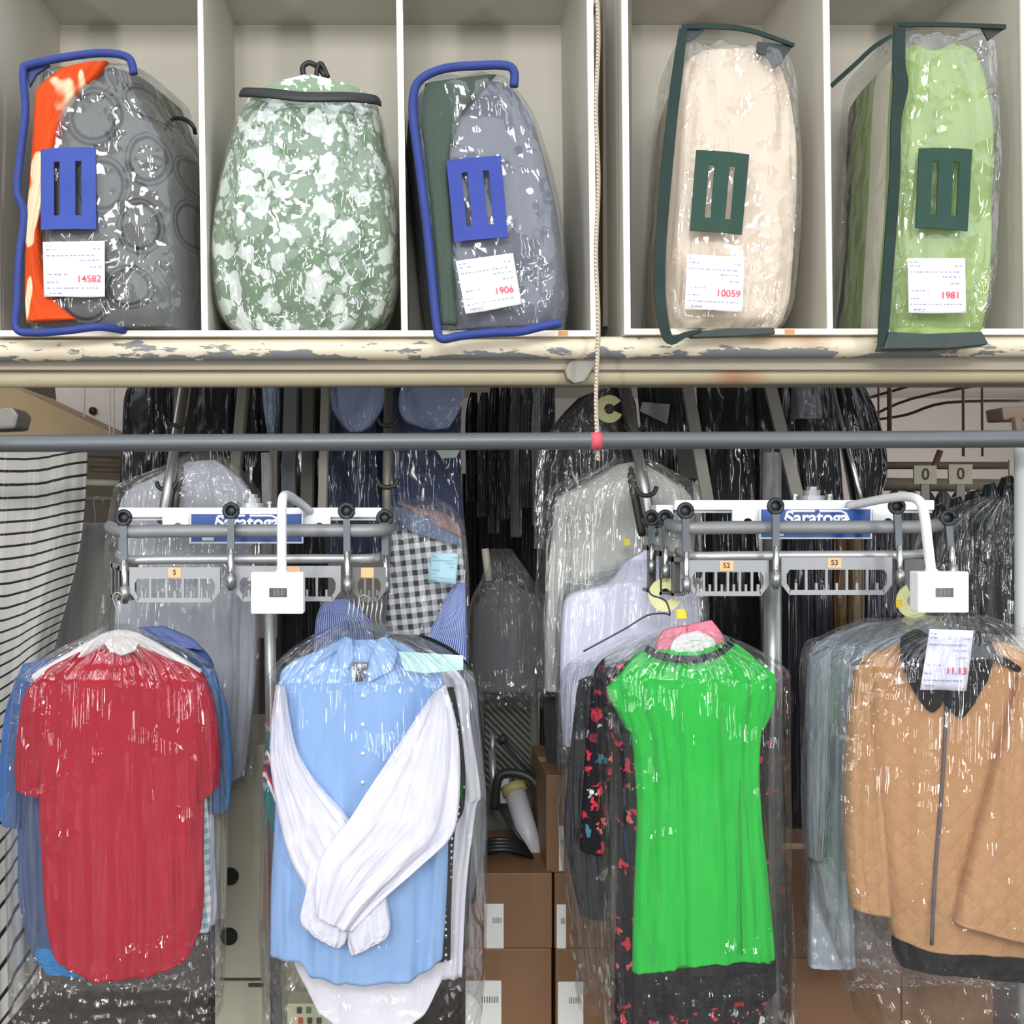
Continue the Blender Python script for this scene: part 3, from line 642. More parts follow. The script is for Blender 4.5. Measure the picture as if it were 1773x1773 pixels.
for i, (x, y0, y1, Y) in enumerate([(1122, 945, 1026, 2.74), (1143, 955, 1030, 2.70), (1164, 965, 1032, 2.66)]):
    edge_rack(x, y0, y1, Y, 'grey slotted rack seen edge-on at the track bend, ' + ['farthest from the number 52 rack', 'between two other edge-on racks', 'nearest the number 52 rack'][i])
for i, (x, y0, y1, Y) in enumerate([(192, 975, 1035, 2.74), (204, 980, 1040, 2.70)]):
    edge_rack(x, y0, y1, Y, 'edge-on grey rack over the red shirt, ' + ['nearer the striped fabric', 'nearer the rack labelled 5'][i])
def link(x, y0, y1, Y, label, chrome_from=.5, w=.0075, tilt=0):
    t = thing('track_hanger', label, 'hook', P(x, y1, Y), 'roller links holding the racks')
    bm = BM(); c = P(x, y0, Y)
    tube(bm, [c + Vector((.017 * math.cos(a), 0, .012 + .017 * math.sin(a))) for a in [2 * PI * k / 16 for k in range(16)] + [0]], .0055, 8)
    tube(bm, [c + Vector((0, .004, .012)), c + Vector((0, .012, .012))], .018, 20); put('roller_ring', bm, plain('#33363a', .45, .4), t)
    a, b_, m = P(x, y0, Y), P(x + tilt, y1, Y), None; m = a.lerp(b_, chrome_from)
    bm = BM(); bar(bm, a, m, .017, .008); put('strap_plate', bm, plain('#5f666b', .45, .5), t, False)
    bm = BM(); tube(bm, [m + Vector((0, -.003, .01)), b_], w, 12); put('chrome_pin', bm, chrome, t)
    bm = BM(); e = a.lerp(b_, .85); tube(bm, [e + Vector((0, -.002, .012)), e + Vector((0, -.002, -.022))], w * 1.55, 12); put('collar', bm, steel, t)
for x, y0, y1, Y, l, tl in ((400, 893, 1022, 2.585, 'roller link in front of the blue sign over the light blue shirt side', 0), (214, 905, 1045, 2.60, 'roller link at the rack labelled 5, next to the striped fabric', 3),
        (600, 893, 1030, 2.60, 'roller link by the folded gingham garment, farther from the pole', 2), (666, 905, 1030, 2.66, 'roller link hanging just in front of the gingham garment', 2),
        (1343, 885, 1020, 2.585, 'roller link in front of the bright pole, between racks 52 and 53', 0), (1187, 893, 1030, 2.60, 'roller link holding the rack labelled 52', 1),
        (1152, 905, 1000, 2.68, 'roller link over the yellow-green size disc', 0), (1128, 905, 990, 2.74, 'roller link nearest the grey coat', 0),
        (1553, 885, 1015, 2.60, 'roller link between rack 53 and the white box', 6), (1642, 905, 1000, 2.66, 'roller link behind the white box above the tan jacket', 8)):
    link(x, y0, y1, Y, l, tilt=tl)

def counter_box(x0, y0, x1, y1, Y, arm, win, label, r=.0115):
    t = thing('control_box', label, 'control box', P((x0 + x1) / 2, y1, Y), 'white boxes on bent arms')
    bm = BM(); pbox(bm, x0, y0, x1, y1, Y, Y + .045, .004); put('housing', bm, plain('#f3f4f3', .35), t, False)
    bm = BM(); pbox(bm, *win, Y - .001, Y + .0005); w = put('window', bm, plain('#23272a', .2), t, False)
    bm = BM(); xa, xb = win[0], win[2]
    for k in (.3, .5, .72): x = lerp(xa, xb, k); pbox(bm, x - 1.2, win[1] + 3, x + 1.2, win[3] - 3, Y - .0018, Y - .001)
    put('dial_marks', bm, plain('#6c7175', .4), w, False)
    bm = BM(); tube(bm, [P(*a) for a in arm], r, 16, smooth=6); put('bent_arm', bm, plain('#dcdfe0', .4), t)
    bm = BM(); tube(bm, [P(arm[0][0], arm[0][1] - 6, arm[0][2]), P(arm[0][0], arm[0][1] + 2, arm[0][2])], r * 1.25, 16); put('collar', bm, plain('#c9ccce', .4), t)
counter_box(434, 991, 525, 1063, 2.44, [(488, 992, 2.465), (488, 930, 2.465), (488, 885, 2.465), (490, 862, 2.48), (498, 858, 2.54), (515, 868, 2.64), (535, 884, 2.73)], (466, 1018, 497, 1034),
            'white control box with a dark window on a bent arm above the light blue shirt')
counter_box(1590, 990, 1678, 1061, 2.44, [(1612, 991, 2.465), (1606, 940, 2.465), (1600, 892, 2.465), (1592, 868, 2.475), (1570, 860, 2.52), (1530, 864, 2.60), (1470, 876, 2.73)], (1620, 1018, 1651, 1034),
            'white control box with a dark window on a bent arm above the tan jacket')

def post(name, label, x0, x1, y0, y1, Y, mat):
    bm = BM(); m = (x0[0] + x0[1]) / 2; n_ = (x1[0] + x1[1]) / 2; r = (x0[1] - x0[0]) / 2 * Y / F
    tube(bm, [P(m, y0, Y), P(n_, y1, Y)], r, 28); o = put(name, bm, mat); return tag(o, label, 'pole')
def galvm():
    t = NT('galvanised_steel'); o = t.obj(); n1 = t.noise(t.map(o, (1, 1, .3)), 22, 4, .6)
    return t.bsdf(t.ramp(n1, [(.3, '#8d918f'), (.7, '#c2c4c1')]), t.math('MULTIPLY_ADD', n1, .3, .2), .65)
GV = galvm()
post('support_pole', 'bright galvanised pole rising behind the blue sign beside the light blue shirt', (452, 472), (468, 490), 784, 1812, 3.0, GV)
post('support_pole', 'bright galvanised pole between the green dress and the tan jacket', (1320, 1352), (1324, 1354), 784, 1812, 3.0, GV)
post('frame_post', 'pale grey square-edged post at the far edge beside the dark bagged clothes', (1757, 1782), (1762, 1786), 768, 1850, 2.60, plain('#aeb2b0', .45))
for i, (x0, y0, x1, y1, w, Y, c, l) in enumerate([
    (421, 655, 401, 880, 17, 3.05, '#86837a', 'beige angle iron sloping down to the beam, first after the paired rails'), (504, 655, 498, 880, 24, 3.25, '#6f7376', 'wide grey strap behind the bright pole top'),
    (534, 655, 530, 900, 20, 3.15, '#58564e', 'dark olive channel between two paler irons'), (563, 655, 557, 905, 14, 3.05, '#8c8a80', 'thin beige angle iron beside the blue bagged shirts'),
    (1188, 655, 1226, 872, 20, 3.0, '#86857d', 'beige angle iron leaning over the beam near the grey coat'), (1330, 655, 1383, 870, 21, 3.0, '#8b8a82', 'beige angle iron leaning past the bright pole top'),
    (1172, 655, 1192, 830, 30, 3.3, '#605e57', 'dull dark iron behind the leaning beige one')]):
    bm = BM(); bar(bm, P(x0, y0, Y + .2), P(x1, y1, Y), w * Y / F, .012); d = Vector((.5 * w * Y / F, .02, 0))
    bar(bm, P(x0, y0, Y + .2) + d, P(x1, y1, Y) + d, .004, .035)
    tag(put('angle_iron', bm, plain(c, .55, .2), None, False), l, 'metal bar')

# ---------------------------------------------------------------- clothes
def film_cover(parent, rows, Y, th, key='film', seed=1., amp=.017, name='plastic_cover', e=.7, nu=260, nv=150, grow=0, tt=None, fu=9, **kw):
    k = dict(film=dict(folds=24., amp=.022, cr=.013, haze=.010, gain=1.95, zone=True), dim=dict(folds=20., amp=.012, cr=.010, haze=.03, gain=1.6, rough=.08), heavy=dict(folds=30., amp=.024, cr=.018, haze=.012, gain=1.95, zone=True, mid=.62))[key]
    f = fold(seed, amp, fu, .8, amp * .3, 20)
    def ridge(u, v, w):
        n = nz(u * 7.5 + seed * 2, v * .9 + seed, seed + (9 if w > 0 else 0)); m = nz(u * 13 + seed, v * 1.6, seed + 4)
        return -(.011 * math.exp(-(n * 9) ** 2) + .006 * math.exp(-(m * 9) ** 2)) * clamp(1.15 - v * 1.15) * clamp(v * 8)
    def g(u, v, w): return ridge(u, v, w) + f(u, v, w) + (abs(nz(u * 14, v * 26, seed)) * .022 * clamp((v - .80) / .15)) * (1 if w < 0 else -1) * -1
    tt = tt or ease(.3, .42)
    return put(name, loft(rows, Y, th, e, nu, nv, g, grow=grow, caps=False, tt=tt, **kw), film_mat(key, **k), parent)
def garment(name, label, cat, Y, parts, film=None, hook=None, group=None, base=None):
    xs = parts[0][1]; bx = base or ((xs[-1][0] + xs[-1][2]) / 2, (xs[-1][1] + xs[-1][3]) / 2)
    t = thing(name, label, cat, P(bx[0], bx[1], Y), group)
    for i, p in enumerate(parts):
        pn, rows, dY, th, mat = p[:5]; kw = dict(p[5]) if len(p) > 5 else {}
        sd = kw.pop('seed', (i + 1) * 1.7 + rows[0][0] * .01); amp = kw.pop('amp', .008); fu = kw.pop('fu', 4); fv = kw.pop('fv', 1.0)
        put(pn, loft(rows, Y + dY, th, kw.pop('e', .7), kw.pop('nu', 72), kw.pop('nv', 64), fold(sd, amp, fu, fv, amp * .35, 13), tt=kw.pop('tt', ease(.4, .42)), **kw), mat, t)
    if hook:
        hx, hy, x1, y1 = hook; bm = BM(); s = 1 if x1 >= hx else -1
        tube(bm, [P(x1 + 6, y1 - 3, Y), P(x1 + 9, y1 - 14, Y), P(x1, y1 - 20, Y), P(x1 - 8, y1 - 12, Y), P(hx, lerp(y1, hy, .4), Y), P(hx, hy, Y)], .0016, 6, smooth=4)
        put('hanger_hook', bm, steel, t)
    if film: film_cover(t, film[0], Y, film[1], **(film[2] if len(film) > 2 else {}))
    return t

# --- red shirt and the shirts behind it
RED = cloth('#a11128', wr=1.6)
def hemred(): return [(-1, -55), (-.8, -10), (-.3, 15), (.3, 12), (.62, -2), (.86, -18), (1, -60)]
t = garment('dress_shirt', 'short-sleeved crimson red shirt seen from the back under clear plastic', 'shirt', 2.56, [
    ('body', [(166, 1112, 250, 1110), (128, 1132, 288, 1130), (78, 1162, 345, 1160), (72, 1200, 362, 1200), (70, 1280, 360, 1280), (70, 1380, 353, 1380), (73, 1480, 352, 1480), (77, 1580, 352, 1580), (84, 1672, 346, 1672)], 0, .042, RED,
     dict(top=[(-1, 0), (-.45, 0), (0, 14), (.45, 0), (1, 0)], topw=.1, bot=hemred(), nu=140, nv=110, amp=.020, fu=6, fv=.7)),
    ('sleeve', [(74, 1164, 112, 1150), (46, 1200, 100, 1195), (34, 1260, 92, 1255), (28, 1320, 84, 1315), (30, 1362, 78, 1378)], .0, .034, RED, {}),
    ('sleeve', [(320, 1150, 350, 1164), (330, 1200, 368, 1205), (336, 1260, 378, 1262), (344, 1320, 381, 1322), (346, 1388, 378, 1362)], .0, .034, RED, {})],
    film=([R(1082, 186, 222), R(1100, 150, 258), R(1130, 88, 330), R(1160, 42, 368), R(1200, 28, 382), R(1400, 16, 392), R(1600, 18, 390), R(1690, 22, 388), R(1748, 24, 384)], .105, dict(seed=2.)), hook=(205, 1092, 203, 1046))
bm = BM(); tube(bm, [P(60, 1176, 2.555), P(110, 1146, 2.55), (P(160, 1118, 2.54)), P(182, 1106, 2.53), P(207, 1100, 2.53), P(232, 1104, 2.53), P(258, 1116, 2.54), P(300, 1140, 2.55), P(345, 1168, 2.555)], .014, 12, smooth=6, flat=.6)
put('hanger', bm, plain('#d9d4d2', .45), t)
bm = BM(); prism(bm, [(196, 1104), (212, 1104), (240, 1114), (232, 1128), (210, 1136), (190, 1128), (180, 1114)], 2.52, .012, .003); put('hanger_neck', bm, plain('#d2cecd', .45), t, False)
garment('polo_shirt', 'navy and sky blue shirt whose side shows past the red shirt by the striped fabric', 'shirt', 2.66, [
    ('body', [R(1140, 110, 260), (38, 1180, 300, 1178), (14, 1230, 320, 1230), (8, 1330, 320, 1330), (30, 1420, 320, 1420), (34, 1560, 320, 1560), (60, 1665, 300, 1665)], 0, .035, cloth('#3d5479'), {}),
    ('sleeve', [(40, 1150, 110, 1135), (14, 1220, 60, 1215), (4, 1300, 48, 1300), (2, 1390, 44, 1385), (8, 1425, 40, 1430)], -.01, .03, cloth('#3f5f90'), {}),
    ('hem', [R(1640, 60, 200), R(1662, 66, 210), (80, 1680, 190, 1685)], -.02, .03, cloth('#2b78b0'), {})])
garment('dress_shirt', 'royal blue collared shirt with short sleeve beyond the red one toward the pole', 'shirt', 2.70, [
    ('body', [R(1098, 232, 300), (180, 1120, 350, 1122), (150, 1170, 372, 1172), (150, 1300, 352, 1300), (150, 1400, 352, 1400)], 0, .03, cloth('#3c4f7e'), {}),
    ('sleeve', [(330, 1150, 372, 1160), (346, 1220, 392, 1225), (352, 1310, 402, 1318), (360, 1408, 398, 1398)], -.02, .03, cloth('#5a86b8'), {}),
    ('collar', [(240, 1086, 285, 1084), (248, 1098, 330, 1104), (262, 1112, 352, 1124)], -.03, .02, cloth('#5c6898'), {})])
garment('plaid_shirt', 'pale plaid shirt edge showing past the lower side of the red shirt', 'shirt', 2.64, [
    ('body', [R(1180, 100, 330), R(1380, 80, 358), R(1500, 72, 364), R(1580, 74, 366), R(1612, 76, 362)], 0, .02, cloth('#7fb2bf', 'check', s2='#f2ecec', scale=38.), {})])
garment('dress_shirt', 'plain white shirt between the plaid shirt and the pale yellow one', 'shirt', 2.675, [
    ('body', [R(1180, 110, 335), R(1360, 90, 366), R(1480, 80, 372), R(1560, 80, 376), R(1600, 82, 372)], 0, .015, cloth('#dfe2f2'), {})])
garment('linen_shirt', 'pale yellow-beige shirt edge, outermost beyond the red shirt', 'shirt', 2.76, [
    ('body', [R(1200, 150, 360), R(1380, 130, 385), R(1480, 130, 392), R(1590, 130, 390)], 0, .02, cloth('#c3bfa4'), {})])

# --- light blue shirt with white sleeves and its companions
LB, WH = cloth('#89abd8', wr=1.), cloth('#dddbe8', wr=1.4)
t = garment('dress_shirt', 'light blue dress shirt with an open collar under folded white sleeves', 'shirt', 2.57, [
    ('body', [(594, 1104, 668, 1104), (560, 1122, 710, 1122), (500, 1150, 752, 1152), (484, 1180, 768, 1182), (480, 1300, 770, 1300), (476, 1420, 776, 1420), (470, 1540, 774, 1540), (468, 1665, 766, 1665)], 0, .04, LB,
     dict(top=[(-1, 0), (-.3, 6), (0, 40), (.3, 6), (1, 0)], topw=.14, bot=[(-1, -14), (-.62, -10), (-.5, 18), (0, 28), (.6, 26), (1, -8)], nu=140, nv=100, amp=.018, fu=6, fv=.8)),
    ('sleeve', [(478, 1185, 494, 1190), (470, 1250, 512, 1290), (468, 1320, 545, 1350), (480, 1400, 590, 1400), (500, 1480, 620, 1440), (530, 1540, 650, 1500)], -.055, .022, WH, dict(amp=.014, e=.8, fu=5, nu=96, nv=90)),
    ('sleeve', [(752, 1198, 772, 1185), (716, 1250, 790, 1250), (676, 1310, 797, 1320), (636, 1370, 794, 1400), (604, 1420, 780, 1450), (560, 1480, 728, 1500), (545, 1530, 660, 1560), (545, 1580, 610, 1612)], -.085, .022, WH, dict(amp=.014, e=.8, fu=5, nu=96, nv=90)),
    ('cuff', [(535, 1490, 640, 1480), (530, 1540, 612, 1560), (520, 1590, 600, 1625), (536, 1612, 588, 1640)], -.075, .018, WH, dict(amp=.007, fu=7)),
    ('cuff', [(590, 1490, 660, 1470), (600, 1550, 665, 1530), (602, 1630, 676, 1600), (608, 1652, 670, 1622)], -.07, .018, WH, dict(amp=.007, fu=7))],
    film=([R(1078, 596, 652), R(1098, 546, 706), R(1125, 502, 770), R(1160, 470, 815), R(1200, 464, 826), R(1400, 456, 842), R(1600, 452, 842), R(1690, 456, 838), R(1752, 458, 832)], .15, dict(seed=5., e=.62)), hook=(628, 1090, 630, 1050))
for s, pts in ((-1, [(584, 1128), (596, 1102), (610, 1106), (612, 1140), (598, 1168), (586, 1150)]), (1, [(668, 1102), (690, 1130), (680, 1160), (640, 1182), (634, 1160), (656, 1106)])):
    bm = BM(); prism(bm, pts, 2.515, .010, .003); put('collar', bm, LB, t)
bm = BM(); prism(bm, [(598, 1108), (666, 1108), (650, 1160), (622, 1180), (606, 1160)], 2.528, .006); cb = put('inner_yoke', bm, LB, t)
bm = BM(); prism(bm, [(611, 1147), (638, 1147), (637, 1159), (628, 1160), (630, 1180), (615, 1182), (616, 1160), (611, 1159)], 2.508, .002); lb = put('neck_label', bm, plain('#20222a', .7), t, False)
text('H&M', plain('#e6e8ee', .6), lb, P(624.5, 1153, 2.5075), .014, 0, name='label_lettering')
for k in range(5):
    bm = BM(); q = P(628, 1205 + k * 0 + 50 * k, 2.522); tube(bm, [q, q + Vector((0, .004, 0))], .005, 10); put('button', bm, plain('#dfe7f2', .4), t)
bm = BM(); prism(bm, [(611, 1185), (640, 1185), (636, 1400), (615, 1400)], 2.527, .004, .001); put('button_placket', bm, LB, t)
garment('tee_shirt', 'long white garment whose rounded hem hangs lowest below the light blue shirt', 'shirt', 2.66, [
    ('body', [R(1200, 500, 740), R(1500, 500, 770), R(1640, 505, 775), R(1700, 520, 768)], 0, .03, cloth('#e4e0e8'), dict(bot=[(-1, -10), (-.7, 50), (-.3, 88), (.3, 88), (.7, 55), (1, -10)], nv=90))])
garment('striped_shirt', 'teal, white and red diagonal striped shirt peeking out beside the white sleeve', 'shirt', 2.65, [
    ('body', [R(1250, 470, 560), R(1330, 456, 560), R(1380, 458, 560), (470, 1435, 560, 1450), (488, 1455, 560, 1470)], 0, .03, cloth('#1b6a6e', 'diag', scale=9.), {})])
garment('polka_dot_dress', 'black garment with white polka dots along the edge of the light blue shirt', 'dress', 2.63, [
    ('body', [R(1190, 640, 786), R(1260, 640, 798), R(1340, 640, 806), R(1400, 650, 803), R(1440, 650, 788), R(1560, 650, 782), R(1660, 650, 780)], 0, .025, cloth('#18181c', 'dots', s2='#e8e8ec', scale=62.), {})])
garment('blouse', 'off-white draped blouse just outside the polka dot garment', 'blouse', 2.68, [
    ('body', [R(1140, 640, 765), (640, 1180, 806, 1182), (640, 1260, 816, 1262), (640, 1360, 832, 1372), (640, 1400, 824, 1400), (640, 1520, 808, 1530), (650, 1680, 800, 1690)], 0, .03, cloth('#dcdae4'), dict(amp=.015, fu=8))])
garment('jacket', 'black jacket shoulder and edge behind the off-white blouse', 'jacket', 2.74, [
    ('body', [(680, 1098, 742, 1102), (640, 1120, 790, 1128), (640, 1170, 822, 1176), (640, 1300, 838, 1300), (640, 1420, 838, 1420), (660, 1560, 822, 1560)], 0, .03, cloth('#1b1d20'), {})])
tk = BM(); prism(tk, [(690, 1128), (802, 1135), (802, 1160), (735, 1166), (700, 1160)], 2.50, .002); attach(put('paper_slip', tk, plain('#b8dcd8', .6), None, False), 'dress_shirt.003')
for k in range(8):       # wire hooks crowded in the short rack
    bm = BM(); x = 604 + k * 8; tube(bm, [P(x, 1036, 2.60), P(x + 1, 1048, 2.585), P(x - 2, 1072, 2.585), P(x - 1 + k, 1092, 2.60)], .0021, 6, smooth=4)
    tag(put('wire_hanger', bm, plain('#bcc0c4', .3, .8)), 'thin wire hanger neck crowded under the short rack above the light blue shirt', 'hanger', 'wire hanger necks over the light blue shirt')

# --- green dress and companions
GR, BK = cloth('#1db13c', wr=1.), cloth('#0d0d0f')
t = garment('dress', 'bright green cap-sleeved dress with black neckline and black hem band', 'dress', 2.57, [
    ('body', [(1123, 1122, 1266, 1110), (1104, 1132, 1285, 1122), (1076, 1165, 1322, 1160), (1070, 1200, 1332, 1195), (1092, 1270, 1316, 1262), (1100, 1340, 1312, 1340), (1103, 1420, 1317, 1420), (1099, 1520, 1328, 1520), (1096, 1600, 1335, 1600), (1095, 1668, 1340, 1662)], 0, .045, GR,
     dict(top=[(-1, 0), (-.6, 10), (0, 26), (.6, 8), (1, 0)], topw=.1, bot=[(-1, 14), (-.6, 2), (-.3, -6), (.5, -10), (1, -2)], nu=140, nv=120, amp=.018, fu=6, fv=.7)),
    ('hem_band', [(1094, 1674, 1341, 1656), (1094, 1708, 1342, 1690), (1094, 1742, 1343, 1716)], 0, .047, BK, dict(bot=[(-1, 0), (-.3, 2), (.5, -4), (.7, 6), (1, -4)], top=[(-1, 10), (-.5, -2), (0, -4), (.5, -2), (1, 0)], topw=.5, nu=90, amp=.013, fu=5, tt=[(0, 1), (1, 1)])),
    ('sleeve', [(1050, 1192, 1100, 1140), (1056, 1210, 1106, 1190), (1072, 1240, 1112, 1240), (1084, 1262, 1112, 1270)], .01, .03, GR, dict(amp=.004)),
    ('sleeve', [(1290, 1128, 1342, 1170), (1296, 1180, 1340, 1200), (1296, 1230, 1336, 1226), (1296, 1262, 1322, 1256)], .01, .03, GR, dict(amp=.004))],
    film=([R(1084, 1160, 1212), R(1104, 1108, 1268), R(1130, 1062, 1322), R(1158, 1030, 1358), R(1200, 1028, 1362), R(1400, 1036, 1364), R(1600, 1042, 1368), R(1700, 1046, 1372), R(1800, 1050, 1374)], .11, dict(seed=8.)), hook=(1190, 1094, 1192, 1050))
bm = BM(); tube(bm, [P(1118, 1122, 2.525), P(1140, 1134, 2.518), P(1170, 1141, 2.512), P(1210, 1141, 2.512), P(1244, 1131, 2.518), P(1270, 1110, 2.525)], .0095, 10, smooth=6, flat=.5); put('neckline_trim', bm, BK, t)
bm = BM(); tube(bm, [P(1281, 1350, 2.522), P(1282, 1450, 2.520), P(1283, 1560, 2.519), P(1284, 1652, 2.519)], .0018, 6); put('side_seam', bm, plain('#148a30', .8), t)
garment('blouse', 'pink and white garment whose collar shows inside the neck of the green dress', 'blouse', 2.62, [
    ('collar', [(1150, 1090, 1232, 1074), (1140, 1104, 1250, 1098), (1132, 1126, 1256, 1120)], 0, .02, cloth('#e07a90'), dict(fu=8)),
    ('label_back', [(1180, 1098, 1212, 1092), (1164, 1112, 1236, 1108), (1160, 1130, 1240, 1126)], -.02, .012, cloth('#f4eef0'), {})])
FL = cloth('#17161b', 'roses', s2='#6d2430', scale=27.)
garment('floral_dress', 'long black dress with red roses hanging just behind the green one', 'dress', 2.65, [
    ('body', [(1100, 1140, 1290, 1130), (1030, 1180, 1335, 1176), (1060, 1300, 1330, 1300), (1070, 1450, 1330, 1450), (1066, 1600, 1330, 1600), (1064, 1700, 1330, 1700), (1064, 1800, 1320, 1800)], 0, .03, FL, dict(amp=.015)),
    ('sleeve', [(1030, 1160, 1046, 1140), (1022, 1230, 1050, 1230), (1014, 1300, 1060, 1300), (1008, 1390, 1052, 1390), (1004, 1470, 1044, 1480)], -.03, .025, FL, {})])
garment('cardigan', 'black long-sleeved cardigan in its own loose plastic beside the green dress', 'cardigan', 2.72, [
    ('body', [(1060, 1150, 1110, 1140), (1010, 1190, 1130, 1180), (1000, 1300, 1130, 1300), (1000, 1450, 1130, 1450), (1020, 1500, 1130, 1500)], 0, .03, BK, {}),
    ('sleeve', [(1000, 1180, 1050, 1160), (992, 1260, 1048, 1260), (982, 1360, 1046, 1360), (978, 1440, 1050, 1450), (990, 1520, 1054, 1530), (1004, 1580, 1050, 1590)], -.03, .03, cloth('#26282b'), {})],
    film=([R(1100, 1095, 1140), R(1130, 1030, 1180), R(1165, 975, 1190), R(1300, 968, 1200), R(1450, 968, 1200), R(1600, 985, 1200), R(1740, 1000, 1200)], .075, dict(seed=12.)))
bm = BM(); tube(bm, [P(1010, 1128, 2.58), P(1080, 1090, 2.58), P(1120, 1066, 2.58), P(1150, 1062, 2.58), P(1160, 1064, 2.58), P(1152, 1040, 2.58), P(1128, 1030, 2.58), P(1122, 1016, 2.585)], .0022, 6, smooth=5)
tag(put('wire_hanger', bm, plain('#3c3e42', .4, .7)), 'dark wire hanger sloping down from the yellow-green size disc', 'hanger')

# --- tan jacket and the grey suit
TAN, FUR = cloth('#b58a62', 'quilt', scale=26., wr=.8), None
def fur():
    t_ = NT('black_faux_fur'); o = t_.obj(); n = t_.noise(t_.map(o, (1, 1, .5)), 170, 3, .7)
    return t_.bsdf(t_.mix(n, rgb('#060607'), rgb('#242427')), .9, 0, t_.bump(n, .006, 1.), spec=.15)
FUR = fur()
t = garment('quilted_jacket', 'tan quilted zip jacket with a black fur collar and black hem under clear plastic', 'jacket', 2.57, [
    ('body', [(1566, 1112, 1740, 1112), (1530, 1124, 1770, 1124), (1492, 1148, 1812, 1150), (1492, 1250, 1815, 1250), (1500, 1400, 1812, 1400), (1510, 1500, 1812, 1500), (1535, 1580, 1810, 1580), (1546, 1628, 1806, 1650)], 0, .05, TAN, dict(bot=[(-1, -8), (-.6, 4), (0, 0), (1, 0)], nu=110, nv=100, amp=.010)),
    ('sleeve', [(1484, 1152, 1512, 1146), (1474, 1230, 1506, 1240), (1467, 1320, 1514, 1320), (1465, 1420, 1528, 1420), (1467, 1500, 1536, 1500), (1474, 1570, 1541, 1582)], -.045, .035, TAN, dict(amp=.007)),
    ('sleeve', [(1764, 1170, 1826, 1160), (1740, 1260, 1830, 1260), (1712, 1360, 1832, 1370), (1686, 1460, 1832, 1480), (1660, 1560, 1830, 1600), (1652, 1596, 1824, 1640)], -.065, .035, TAN, dict(amp=.007)),
    ('hem_rib', [(1546, 1618, 1806, 1632), (1548, 1650, 1806, 1668), (1560, 1672, 1800, 1694)], .01, .04, BK, dict(tt=[(0, 1), (1, 1)]))],
    film=([R(1064, 1600, 1700), R(1082, 1545, 1752), R(1106, 1466, 1800), R(1136, 1420, 1840), R(1180, 1412, 1850), R(1400, 1400, 1850), R(1560, 1420, 1850), R(1690, 1465, 1850), R(1752, 1480, 1850)], .14, dict(seed=14., e=.62, key='heavy')), hook=(1645, 1088, 1646, 1058))
for pts in ([(1592, 1088), (1568, 1106), (1567, 1140), (1580, 1180), (1600, 1215), (1617, 1238), (1632, 1224), (1640, 1200), (1625, 1150), (1612, 1100)], [(1676, 1090), (1712, 1096), (1728, 1130), (1710, 1180), (1690, 1220), (1668, 1248), (1640, 1220), (1648, 1180), (1668, 1130)]):
    bm = BM(); prism(bm, pts, 2.49, .035, .011); put('fur_collar', bm, FUR, t)
bm = BM(); prism(bm, [(1728, 1128), (1770, 1156), (1768, 1166), (1722, 1142)], 2.50, .02, .004); put('shoulder_trim', bm, FUR, t)
bm = BM(); tube(bm, [P(1639, 1222, 2.508), P(1637, 1260, 2.508), P(1630, 1380, 2.510), P(1620, 1500, 2.512), P(1613, 1636, 2.515)], .0045, 8, smooth=5); put('zipper', bm, plain('#6b6468', .45, .4), t)
ticket(t, [(1610, 1089), (1686, 1092), (1672, 1196), (1592, 1194)], 2.462, '11.13', seed=17, tint=plain('#dcdcf0', .6))
garment('suit', 'pale grey suit jacket and trousers hanging between the pole and the tan jacket', 'suit', 2.70, [
    ('jacket_body', [(1500, 1078, 1620, 1074), (1440, 1100, 1680, 1100), (1406, 1132, 1700, 1132), (1410, 1220, 1700, 1220), (1416, 1350, 1700, 1350), (1420, 1450, 1700, 1450), (1424, 1500, 1700, 1500)], 0, .035, cloth('#8c959d'), {}),
    ('sleeve', [(1402, 1138, 1436, 1120), (1398, 1200, 1438, 1200), (1398, 1300, 1434, 1300), (1398, 1400, 1428, 1400), (1400, 1484, 1422, 1486)], -.03, .03, cloth('#959da4'), {}),
    ('trousers', [R(1480, 1404, 1474), R(1560, 1402, 1476), R(1620, 1400, 1478), R(1672, 1400, 1480)], .0, .025, cloth('#a3aab2'), dict(tt=[(0, 1), (1, 1)]))],
    film=([R(1070, 1500, 1620), R(1100, 1430, 1660), R(1135, 1392, 1680), R(1300, 1390, 1680), R(1500, 1392, 1680), R(1660, 1392, 1680)], .055, dict(seed=18., key='dim')))

# --- striped fabric
def stripes():
    t_ = NT('striped_jersey'); X = t_.n('ShaderNodeSeparateXYZ', Vector=t_.uv())
    ns = t_.noise(t_.map(t_.uv(), (3, 2, 1)), 1., 2)
    s_ = t_.math('ADD', X.outputs[1], t_.math('MULTIPLY_ADD', ns, .012, t_.math('MULTIPLY', t_.math('SINE', t_.math('MULTIPLY', X.outputs[0], PI)), -.016))); w = t_.math('FRACT', t_.math('MULTIPLY', s_, 38.))
    c = t_.mix(t_.math('LESS_THAN', w, .2), rgb('#a09e99'), rgb('#1c1c20')); return t_.bsdf(c, .9, 0, t_.bump(t_.noise(t_.map(t_.uv(), (5, 1.5, 1)), 1., 2), .03, .8), coat=.15, spec=.2)
def stripe_fold(u, v, w): return .022 * math.sin((u + .25 * nz(v * 2, 3)) * 7.5) * (.5 + .5 * v) + .006 * nz(u * 10, v * 2, 4)
